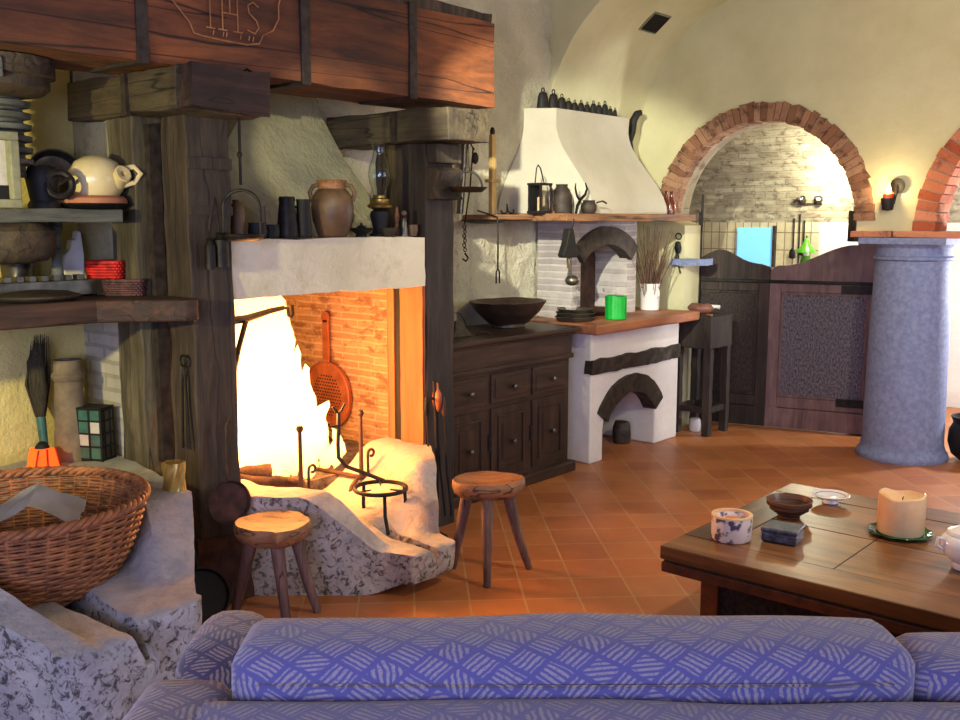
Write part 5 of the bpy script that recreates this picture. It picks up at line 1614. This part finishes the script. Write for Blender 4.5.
# ---- on the counter
zc = 0.943
for i in range(3):
    e = empty('baking_tin', (-3.72, 5.33, zc + 0.026 * i), 'round dark baking tin by the oven, %s of the stack' % ('lowest', 'middle one', 'topmost')[i], 'tin', 'stack of baking tins')
    r = 0.135 - 0.006 * i
    MB().lathe([(0, 0), (r - 0.015, 0), (r, 0.024), (r - 0.005, 0.024), (r - 0.018, 0.004), (0, 0.004)], (-3.80, 5.335, zc + 0.026 * i + 0.001), 32).build('pan', M_pewter if i == 2 else M_strap, e, True)
    MB().ring((-3.80, 5.335, zc + 0.026 * i + 0.025), r, 0.003, 36, 5).build('rim', M_pewter, e, True)
gcn = empty('green_candle', (-3.66, 5.62, zc), 'bright green fluted candle standing on the terracotta counter', 'candle')
rings = []
for i in range(7):
    z = zc + 0.155 * i / 6
    rings.append([(-3.655 + (0.071 + 0.002 * math.cos(14 * a)) * math.cos(a), 5.60 + (0.071 + 0.002 * math.cos(14 * a)) * math.sin(a), z + (0.004 * math.sin(3 * a) if i == 6 else 0)) for a in [2 * PI * q / 56 for q in range(56)]])
MB().loft(rings).build('wax', M_greenw, gcn, True)
MB().cyl((-3.655, 5.60, zc + 0.15), (-3.655, 5.60, zc + 0.17), 0.002, None, 6).build('wick', M_black, gcn)
o = MB().lathe([(0, 0), (0.15, 0), (0.20, 0.035), (0.193, 0.037), (0.145, 0.008), (0, 0.008)], (-3.95, 5.80, zc), 36).build('copper_tray', M_rust, None, True)
tag(o, 'shallow dark copper tray lying in the oven mouth', 'tray')
ck = pot('stoneware_crock', 'pale stoneware crock holding dry twigs on the counter', 'crock', [(0, 0), (0.066, 0), (0.070, 0.01), (0.070, 0.17), (0.076, 0.178), (0.076, 0.195), (0.066, 0.195), (0.063, 0.02), (0, 0.02)], (-3.84, 6.34, zc), M_white_c)
MB().tube([(-3.775, 6.325, zc + 0.16), (-3.755, 6.32, zc + 0.15), (-3.755, 6.32, zc + 0.11), (-3.772, 6.325, zc + 0.095)], 0.006, 6).build('handle', M_white_c, ck, True)
b = MB()
rt_ = random.Random(4)
for i in range(110):
    a, q = rt_.uniform(0, 2 * PI), rt_.uniform(0, 1) ** 0.6
    px, py = -3.84 + 0.045 * q * math.cos(a), 6.34 + 0.045 * q * math.sin(a)
    ex, ey, h_ = 0.13 * q * math.cos(a), 0.19 * q * math.sin(a), rt_.uniform(0.36, 0.64)
    b.tube([(px, py, zc + 0.03), (px + ex * 0.4, py + ey * 0.4, zc + h_ * 0.6), (px + ex, py + ey, zc + h_)], [0.003, 0.0025, 0.0012], 4)
o = b.build('dry_twigs', M_twig, None)
o['kind'] = 'stuff'
tag(o, 'bundle of dry brown twigs standing in the pale crock', 'twigs')
ky = empty('iron_keys', (-3.77, 6.70, 1.30), 'bunch of old iron keys hanging on the white pier', 'keys')
MB().ring((-3.82, 6.70, 1.48), 0.022, 0.005, 18, 6, (0.6, -0.8, 0)).build('ring', M_iron, ky, True)
MB().lathe([(0, -0.05), (0.02, -0.04), (0.03, 0), (0.02, 0.04), (0, 0.05)], (-3.82, 6.695, 1.395), 14, None, 1, 0.6).build('padlock', M_iron, ky, True)
MB().tube([(-3.82, 6.70, 1.36), (-3.815, 6.695, 1.28), (-3.80, 6.69, 1.23), (-3.79, 6.69, 1.20)], 0.006, 6).build('key', M_iron, ky, True)
MB().tube([(-3.825, 6.70, 1.36), (-3.84, 6.695, 1.30), (-3.845, 6.69, 1.26)], 0.005, 6).build('key', M_iron, ky, True)

# ================================================================== CHOPPING BLOCK
ch = empty('chopping_block', (-3.60, 6.52, 0), 'old dark wooden chopping block on four legs between stove and doors', 'table')
BX0, BX1, BY0, BY1 = -3.74, -3.43, 6.53, 6.86
MB().gbox((BX0, BY0, 0.66), (BX1, BY1, 0.90), 0.05).rough(0.006, 9).build('block', M_soot, ch, bevel=0.006)
for x in (BX0 + 0.03, BX1 - 0.03):
    for y in (BY0 + 0.03, BY1 - 0.03):
        MB().gbox((x - 0.028, y - 0.028, 0.0), (x + 0.028, y + 0.028, 0.66), 0.06).rough(0.004, 9, x + y).build('leg', M_soot, ch, bevel=0.004)
for y in (BY0 + 0.03, BY1 - 0.03):
    MB().box((BX0 + 0.05, y - 0.015, 0.17), (BX1 - 0.05, y + 0.015, 0.215)).build('stretcher', M_soot, ch, bevel=0.004)
for x in (BX0 + 0.03, BX1 - 0.03):
    MB().box((x - 0.015, BY0 + 0.05, 0.17), (x + 0.015, BY1 - 0.05, 0.215)).build('stretcher', M_soot, ch, bevel=0.004)
hm = empty('carving_board_meat', (-3.6, 6.670, 0.90), 'reddish cured meat joint lying on top of the chopping block', 'meat')
b = MB().sphere((-3.60, 6.670, 0.945), 0.06, (1.7, 1.0, 0.62), 20)
b.rough(0.012, 16).build('joint', M_ham, hm, True)
MB().tube([(-3.54, 6.700, 0.955), (-3.50, 6.720, 0.96), (-3.47, 6.730, 0.955)], [0.02, 0.013, 0.017], 10).build('bone', M_white_c, hm, True)
pot('white_jar', 'small white jar on the floor under the chopping block', 'jar', [(0, 0), (0.04, 0), (0.045, 0.03), (0.04, 0.09), (0.032, 0.10), (0, 0.10)], (-3.62, 6.680, 0.001), M_white_c)
kn = empty('cleaver', (-3.52, 6.580, 0.90), 'flat iron cleaver lying at the front edge of the chopping block', 'cleaver')
MB().box((-3.60, 6.565, 0.903), (-3.50, 6.605, 0.909)).build('blade', M_pewter, kn)
MB().box((-3.50, 6.575, 0.902), (-3.455, 6.595, 0.915)).build('handle', M_stool, kn, bevel=0.003)

# ================================================================== SALOON DOORS
def saloon(loc, rz, Wd, top, label, mframe, mpanel, mirror=False):
    d = empty('saloon_door', loc, label, 'door', None, rz, True)
    n = 28
    poly = [(0.0, 1.14), (Wd, 1.14)] + [(Wd * (1 - i / n), top(1 - i / n)) for i in range(n + 1)]
    MB().prism(poly, 1, -0.012, 0.026).build('crest_board', mframe, d, bevel=0.006)
    st_ = 0.085
    MB().box((0, -0.02, 0.02), (st_, 0.03, 1.14)).build('stile', mframe, d, bevel=0.005)
    MB().box((Wd - st_, -0.02, 0.02), (Wd, 0.03, 1.14)).build('stile', mframe, d, bevel=0.005)
    MB().box((st_, -0.018, 1.06), (Wd - st_, 0.028, 1.14)).build('rail', mframe, d, bevel=0.005)
    MB().box((st_, -0.018, 0.17), (Wd - st_, 0.028, 0.25)).build('rail', mframe, d, bevel=0.005)
    MB().box((0.0, -0.026, 0.012), (Wd, 0.03, 0.165)).build('kick_board', mframe, d, bevel=0.005)
    MB().box((st_ - 0.01, 0.0, 0.24), (Wd - st_ + 0.01, 0.015, 1.07)).build('panel', mpanel, d)
    b = MB()
    for lo, hi in (((st_, 0.25), (Wd - st_, 0.27)), ((st_, 1.04), (Wd - st_, 1.06)), ((st_, 0.27), (st_ + 0.02, 1.04)), ((Wd - st_ - 0.02, 0.27), (Wd - st_, 1.04))):
        b.box((lo[0], -0.008, lo[1]), (hi[0], 0.002, hi[1]))
    b.build('panel_moulding', mframe, d, bevel=0.005)
    MB().box((0.0, -0.03, 1.125), (Wd, -0.01, 1.15)).build('moulding', M_iron, d, bevel=0.006)
    return d


d1 = saloon((-3.915, 6.985, 0), math.radians(15), 0.663, lambda f: 1.265 + 0.11 * math.exp(-((f - 0.42) / 0.25) ** 2) - 0.02 * max(0, (f - 0.9) / 0.1), 'left swing door, darker, with a humped top, behind the chopping block', M_soot, M_darkp)
d2 = saloon((-3.278, 7.160, 0), math.radians(14.5), 0.80, lambda f: 1.215 + 0.045 * min(1, f / 0.05) + 0.16 * smoothstep(0.12, 0.75, f), 'right swing door, purplish wood with a tall panel, beside the column', M_door, M_doorp)
for z in (0.24, 1.09):
    MB().box((0.52, -0.03, z - 0.03), (0.80, -0.018, z + 0.03)).build('strap_hinge', M_iron, d2)
o = MB().box((-2.72, 7.42, 0.0), (-2.36, 7.52, 1.44)).build('door_post', M_door, None, bevel=0.008)
tag(o, 'purplish wooden hinge post half hidden behind the stone column', 'post')
o = MB().box((-2.80, 7.41, 1.442), (-2.68, 7.53, 1.67)).build('wooden_box', M_darkg, None, bevel=0.006)
tag(o, 'dark wooden box standing on the hinge post by the column', 'box')
for i, (x, y, dx, z, lab) in enumerate(((-3.80, 7.0, -0.01, 1.66, 'shorter black iron rod leaning behind the white pier'), (-3.775, 6.99, 0.012, 1.80, 'taller black iron rod leaning behind the white pier'))):
    e = empty('iron_rod', (x, y - 0.06, 0), lab, 'rod', 'iron rods by the pier')
    MB().tube([(x - dx, y - 0.03, 0.0), (x, y - 0.01, z)], 0.010, 8).build('shaft', M_iron, e, True)

# ================================================================== KITCHEN BEYOND
struct(MB().box((-4.47, 8.975, 1.02), (-4.12, 8.999, 1.53)).build('window_1', M_blue))
rail_b = MB()
for lo, hi in (((-4.10, 8.96, 1.0), (-4.075, 9.0, 1.55)),):
    rail_b.box(lo, hi)
struct(rail_b.build('trim_7', M_strap))
ut = [(-3.90, 1.62, 1.30, 'spatula', 'black spatula hanging leftmost on the kitchen tiles'), (-3.845, 1.66, 1.20, 'poker', 'long thin black rod hanging on the kitchen tiles'), (-3.80, 1.60, 1.33, 'whisk', 'short dark utensil hanging rightmost on the kitchen tiles')]
for x, z1, z0, nm, lab in ut:
    e = empty(nm, (x, 8.98, z0), lab, 'utensil', 'utensils on the kitchen wall')
    MB().tube([(x, 8.985, z1), (x, 8.985, z0)], 0.007, 6).build('handle', M_iron, e, True)
    if nm != 'poker':
        MB().lathe([(0, 0), (0.035, 0.01), (0.03, 0.07), (0.008, 0.10), (0, 0.10)], (x, 8.97, z0 - 0.06), 12, None, 1, 0.3).build('head', M_iron, e, True)
kc = empty('kitchen_cabinet', (-3.7, 8.75, 0), 'kitchen cabinet behind the swing doors carrying the green lamp', 'cabinet')
MB().box((-4.05, 8.55, 0.0), (-3.3, 8.96, 1.13)).build('body', M_white, kc)
MB().box((-4.07, 8.52, 1.13), (-3.28, 8.97, 1.16)).build('worktop', M_shelf, kc, bevel=0.004)
gl_ = empty('green_lamp', (-3.66, 8.72, 1.16), 'small green lamp with conical shade in the kitchen', 'lamp')
MB().lathe([(0, -0.029), (0.06, -0.029), (0.05, 0.05), (0.035, 0.09), (0, 0.09)], (-3.66, 8.72, 1.19), 20).build('base', M_greenl, gl_, True)
MB().lathe([(0.02, 0.09), (0.03, 0.11), (0.028, 0.15), (0, 0.16)], (-3.66, 8.72, 1.19), 16).build('chimney', M_white_c, gl_, True)
MB().lathe([(0.095, 0.12), (0.075, 0.15), (0.04, 0.185), (0.018, 0.235), (0.008, 0.25), (0.012, 0.27), (0, 0.285)], (-3.66, 8.72, 1.19), 28).build('shade', M_greenl, gl_, True)
kl = empty('kitchen_spotlight', (-3.72, 8.96, 1.75), 'small double wall spotlight glaring on the kitchen vault', 'light')
MB().box((-3.83, 8.965, 1.742), (-3.64, 8.999, 1.758)).build('bar', M_pewter, kl)
for x, dx in ((-3.80, -0.03), (-3.67, 0.05)):
    MB().lathe([(0.012, 0), (0.03, 0.02), (0.036, 0.07), (0.03, 0.07), (0.01, 0.02)], (x, 8.95, 1.75), 14, (dx * 6, -0.5, 0.7)).build('spot_head', M_strap, kl, True)
    MB().sphere((x + dx * 0.25, 8.93, 1.785), 0.018, seg=10).build('bulb', M_wbulb, kl, True)

# ================================================================== WALL SCONCE
sc_ = empty('wall_sconce', (-2.25, 6.68, 1.66), 'black iron wall sconce with a red candle cup, lit, between the arches', 'sconce')
MB().lathe([(0, 0), (0.035, 0.004), (0.05, 0.018), (0.046, 0.02), (0, 0.01)], (-2.215, 6.715, 1.825), 20, (-0.15, -1, -0.1)).build('reflector', M_black, sc_, True)
MB().tube([(-2.222, 6.712, 1.83), (-2.225, 6.69, 1.77), (-2.232, 6.675, 1.71), (-2.25, 6.66, 1.685)], 0.011, 8).build('arm', M_black, sc_, True)
MB().lathe([(0, -0.02), (0.034, -0.012), (0.040, 0.03), (0.044, 0.062), (0.036, 0.064), (0.034, 0.01), (0, 0.004)], (-2.26, 6.655, 1.68), 18).build('holder', M_black, sc_, True)
MB().lathe([(0, 0), (0.030, 0), (0.034, 0.035), (0.028, 0.035), (0.024, 0.01), (0, 0.01)], (-2.26, 6.655, 1.735), 18).build('candle_cup', M_red, sc_, True)
MB().lathe([(0, 0), (0.018, 0.02), (0.017, 0.045), (0.007, 0.08), (0, 0.095)], (-2.26, 6.655, 1.755), 12).build('flame', M_tealight, sc_, True)
light('sconce_light', 'POINT', (-2.26, 6.60, 1.80), 3.2, (1.0, 0.72, 0.36), None, 0.02)

# cauldron behind the column
cd = empty('cauldron', (-1.75, 6.98, 0), 'black round iron pot on the floor right of the column', 'pot')
MB().lathe([(0, 0), (0.07, 0.0), (0.13, 0.05), (0.155, 0.13), (0.15, 0.21), (0.125, 0.26), (0.14, 0.30), (0.13, 0.30), (0.115, 0.26), (0, 0.22)], (-1.74, 7.02, 0.001), 32).build('body', M_black, cd, True)
MB().ring((-1.74, 7.02, 0.30), 0.135, 0.008, 32, 6).build('rim', M_black, cd, True)

# ================================================================== COFFEE TABLE
ct = empty('coffee_table', (-1.0, 3.55, 0), 'large low dark walnut coffee table with panelled top', 'coffee table')
TX0, TX1, TY0, TY1, TZ = -1.742, -0.10, 2.985, 4.105, 0.45
b = MB()
bw2 = 0.17
b.box((TX0 + bw2, TY0 + bw2, TZ - 0.04), (TX1 - bw2, TY1 - bw2, TZ - 0.0015))
b.build('top_panel', M_table, ct)
for lo, hi in (((TX0, TY0, TZ - 0.05), (TX1, TY0 + bw2 - 0.002, TZ)), ((TX0, TY1 - bw2 + 0.002, TZ - 0.05), (TX1, TY1, TZ))):
    MB().box(lo, hi).build('top_border', M_table, ct, bevel=0.004)
for lo, hi in (((TX0, TY0 + bw2, TZ - 0.05), (TX0 + bw2 - 0.002, TY1 - bw2, TZ)), ((TX1 - bw2 + 0.002, TY0 + bw2, TZ - 0.05), (TX1, TY1 - bw2, TZ))):
    MB().box(lo, hi).build('top_border', M_tedge, ct, bevel=0.004)
for x in (-1.18, -0.72):
    MB().box((x - 0.002, TY0 + bw2, TZ - 0.002), (x + 0.002, TY1 - bw2, TZ - 0.0008)).build('panel_joint', M_black, ct)
MB().box((TX0 + bw2, 3.545, TZ - 0.002), (TX1 - bw2, 3.549, TZ - 0.0008)).build('panel_joint', M_black, ct)
MB().box((TX0 + 0.012, TY0 + 0.012, TZ - 0.062), (TX1 - 0.012, TY1 - 0.012, TZ - 0.048)).build('groove', M_cup, ct)
MB().box((TX0 + 0.004, TY0 + 0.004, TZ - 0.098), (TX1 - 0.004, TY1 - 0.004, TZ - 0.060)).build('apron', M_tedge, ct, bevel=0.004)
for x in (-1.585, -0.24):
    for y in (3.10, 3.99):
        MB().box((x - 0.035, y - 0.035, 0), (x + 0.035, y + 0.035, TZ - 0.095)).build('leg', M_tedge, ct, bevel=0.004)
for y in (3.10, 3.99):
    MB().box((-1.55, y - 0.02, 0.04), (-0.275, y + 0.02, TZ - 0.095)).build('side_panel', M_skirt, ct)
for x in (-1.585, -0.24):
    MB().box((x - 0.02, 3.135, 0.04), (x + 0.02, 3.955, TZ - 0.095)).build('side_panel', M_skirt, ct)


def beyond(x, y, r):
    d = Vector((x, y, 0)).normalized()
    return x + d.x * r, y + d.y * r


zt_ = TZ + 0.001
x, y = beyond(-1.55, 3.152, 0.072)
c1 = empty('flower_candle', (x, y, zt_), 'short white candle with pressed flowers and orange centre on the table', 'candle')
MB().lathe([(0, 0), (0.066, 0), (0.072, 0.008), (0.073, 0.085), (0.066, 0.09), (0.060, 0.082), (0.058, 0.06), (0, 0.058)], (x, y, zt_), 36).build('wax', M_flower, c1, True)
MB().lathe([(0.066, 0.086), (0.074, 0.087), (0.073, 0.094), (0.062, 0.094), (0.06, 0.07), (0.066, 0.07)], (x, y, zt_), 36, closed=True).build('rim', M_wax, c1, True)
MB().lathe([(0, 0), (0.03, 0), (0.028, 0.018), (0.0, 0.022)], (x, y, zt_ + 0.058), 20).build('centre', M_waxo, c1, True)
x, y = beyond(-1.411, 3.273, 0.06)
bx = empty('silver_box', (x, y, zt_), 'small square chased silver box on the coffee table', 'box', None, math.radians(8), True)
MB().box((-0.062, -0.055, 0.0), (0.062, 0.055, 0.036)).build('body', M_silver, bx, bevel=0.004)
MB().box((-0.066, -0.059, 0.036), (0.066, 0.059, 0.052)).build('lid', M_silver, bx, bevel=0.005)
x, y = beyond(-1.52, 3.572, 0.05)
pb = empty('pottery_bowl', (x, y, zt_), 'round brown banded pottery bowl on the coffee table', 'bowl')
MB().lathe([(0, 0.006), (0.042, 0.006), (0.066, 0.024), (0.084, 0.05), (0.088, 0.068), (0.084, 0.070), (0.076, 0.052), (0.058, 0.026), (0, 0.016)], (x, y, zt_), 40).build('bowl', M_bowlw, pb, True)
MB().lathe([(0.038, 0), (0.042, 0), (0.042, 0.008), (0.036, 0.008)], (x, y, zt_), 28, closed=True).build('foot', M_bowlw, pb, True)
for z, r in ((0.032, 0.0735), (0.05, 0.0852)):
    MB().ring((x, y, zt_ + z), r, 0.0025, 40, 5).build('band', M_black, pb, True)
x, y = beyond(-1.478, 3.877, 0.04)
sa = empty('footed_dish', (x, y, zt_), 'tiny white footed porcelain dish at the back of the table', 'dish')
MB().lathe([(0, 0.014), (0.03, 0.014), (0.06, 0.024), (0.076, 0.034), (0.073, 0.036), (0.05, 0.026), (0, 0.020)], (x, y, zt_), 36).build('dish', M_white_c, sa, True)
MB().lathe([(0, 0), (0.032, 0), (0.026, 0.015), (0, 0.016)], (x, y, zt_), 28).build('foot', M_white_c, sa, True)
MB().ring((x, y, zt_ + 0.029), 0.058, 0.0016, 36, 5).build('blue_line', M_blue_c, sa, True)
x, y = beyond(-1.11, 3.593, 0.09)
gp = empty('glass_plate', (x, y, zt_), 'green scalloped glass plate under the thick cream candle', 'plate')
rings = []
for r, z in ((0.02, 0.0), (0.09, 0.002), (0.112, 0.012), (0.109, 0.015), (0.088, 0.006), (0.02, 0.004)):
    rings.append([(x + r * (1 + (0.035 * math.cos(12 * a) if r > 0.1 else 0)) * math.cos(a), y + r * (1 + (0.035 * math.cos(12 * a) if r > 0.1 else 0)) * math.sin(a), zt_ + z) for a in [2 * PI * q / 72 for q in range(72)]])
MB().loft(rings).build('plate', M_greeng, gp, True)
c2 = empty('pillar_candle', (x, y, zt_ + 0.006), 'thick cream pillar candle on the green glass plate', 'candle')
rings = []
for r, z in ((0.078, 0.0), (0.082, 0.006), (0.083, 0.12), (0.081, 0.142), (0.074, 0.146), (0.068, 0.135), (0.05, 0.125), (0.01, 0.122)):
    rings.append([(x + r * math.cos(a), y + r * math.sin(a), zt_ + 0.0065 + z + (0.006 * math.sin(2 * a + 1) + 0.003 * math.sin(5 * a) if z > 0.13 else 0)) for a in [2 * PI * q / 48 for q in range(48)]])
MB().loft(rings).build('wax', M_wax, c2, True)
MB().cyl((x, y, zt_ + 0.125), (x + 0.004, y, zt_ + 0.142), 0.002, None, 6).build('wick', M_black, c2)
x, y = beyond(-0.832, 3.378, 0.07)
sg_ = empty('sugar_bowl', (x, y, zt_), 'white porcelain lidded bowl at the right edge of the table', 'bowl')
MB().lathe([(0, 0), (0.042, 0), (0.044, 0.01), (0.04, 0.02), (0.07, 0.045), (0.084, 0.075), (0.078, 0.105), (0.06, 0.12), (0, 0.12)], (x, y, zt_), 36).build('bowl', M_white_c, sg_, True)
MB().lathe([(0.066, 0.118), (0.062, 0.128), (0.03, 0.142), (0.012, 0.148), (0.018, 0.160), (0.010, 0.170), (0, 0.172)], (x, y, zt_), 36).build('lid', M_white_c, sg_, True)
for sgn in (-1, 1):
    d = Vector((math.cos(R41), math.sin(R41), 0)) * sgn
    c_ = Vector((x, y, zt_))
    MB().tube([c_ + d * 0.074 + Vector((0, 0, 0.10)), c_ + d * 0.098 + Vector((0, 0, 0.105)), c_ + d * 0.102 + Vector((0, 0, 0.08)), c_ + d * 0.08 + Vector((0, 0, 0.065))], 0.007, 8).build('handle', M_white_c, sg_, True)

# ================================================================== SOFA (seen from behind, facing the fire)
def uv_box(o, k=1.0):
    me = o.data
    uv = me.uv_layers.new(name='UVMap')
    for p in me.polygons:
        n_ = p.normal
        ax_ = max(range(3), key=lambda q: abs(n_[q]))
        for li in p.loop_indices:
            co = me.vertices[me.loops[li].vertex_index].co
            if ax_ == 0: uv.data[li].uv = ((co.x + co.y) * k, (co.z + co.y * 0.3) * k)
            else: uv.data[li].uv = (co.x * k, (co.z + co.y) * k)
    return o


so = empty('sofa', (0, 0, 0), 'blue-violet patterned fabric sofa seen from behind, facing the hearth', 'sofa', None, R41, True)


def cushion(x0, x1, y0, y1, z0, z1, rr, bulge, name, mat, seed=0):
    """Rounded, slightly crowned upholstered block in the sofa's own axes."""
    b = MB().gbox((x0, y0, z0), (x1, y1, z1), 0.035)
    c0, h0 = Vector(((x0 + x1) / 2, (y0 + y1) / 2, (z0 + z1) / 2)), Vector(((x1 - x0) / 2, (y1 - y0) / 2, (z1 - z0) / 2))
    for v in b.bm.verts:
        p = v.co - c0
        q = Vector([max(-(h0[i] - rr), min(h0[i] - rr, p[i])) for i in range(3)])
        d = p - q
        if d.length > 1e-6:
            d = d.normalized() * rr
        p = q + d
        fx = 1 - (p.x / h0.x) ** 2
        p.z += bulge * fx * (1 if p.z > 0 else 0.2) * 0.5
        p.y += bulge * fx * (1 - (p.z / h0.z) ** 2 if abs(p.z) < h0.z else 0) * (1 if p.y > 0 else -1)
        w_ = noise.noise(Vector((p.x * 3 + seed, p.y * 4, p.z * 4))) * 0.006
        v.co = c0 + p + Vector((0, w_, w_))
    o = b.build(name, mat, so, True, auto=False)
    return uv_box(o)


cushion(-0.62, 2.3, 1.38, 1.655, 0.10, 0.762, 0.03, 0.004, 'back_frame', M_sofa)
cushion(-0.625, -0.452, 1.40, 1.750, 0.10, 0.765, 0.045, 0.004, 'arm_rear', M_sofad)
cushion(-0.715, -0.50, 2.10, 2.42, 0.10, 0.635, 0.095, 0.008, 'arm', M_sofad)
c1_ = cushion(-0.455, 0.795, 1.665, 1.86, 0.50, 0.836, 0.045, 0.014, 'back_cushion', M_sofa, 2)
c2_ = cushion(0.80, 2.05, 1.675, 1.87, 0.50, 0.800, 0.045, 0.014, 'back_cushion', M_sofa, 5)
cushion(-0.49, 0.79, 1.86, 2.46, 0.26, 0.44, 0.05, 0.010, 'seat_cushion', M_sofa, 7)
cushion(0.80, 2.05, 1.86, 2.46, 0.26, 0.44, 0.05, 0.010, 'seat_cushion', M_sofa, 8)
cushion(-0.66, 2.3, 1.66, 2.40, 0.08, 0.26, 0.03, 0.002, 'seat_base', M_sofad, 9)
b = MB().tube([(-0.40, 1.662, 0.779), (-0.2, 1.655, 0.78), (0.1, 1.651, 0.78), (0.25, 1.651, 0.78), (0.5, 1.654, 0.78), (0.74, 1.662, 0.779)], 0.003, 6)
uv_box(b.build('piping', M_sofad, c1_, True))
for x in (-0.60, 0.78, 2.2):
    for y in (1.46, 2.34):
        MB().cyl((x, y, 0.0), (x, y, 0.10), 0.025, 0.03, 12).build('foot', M_cup, so)
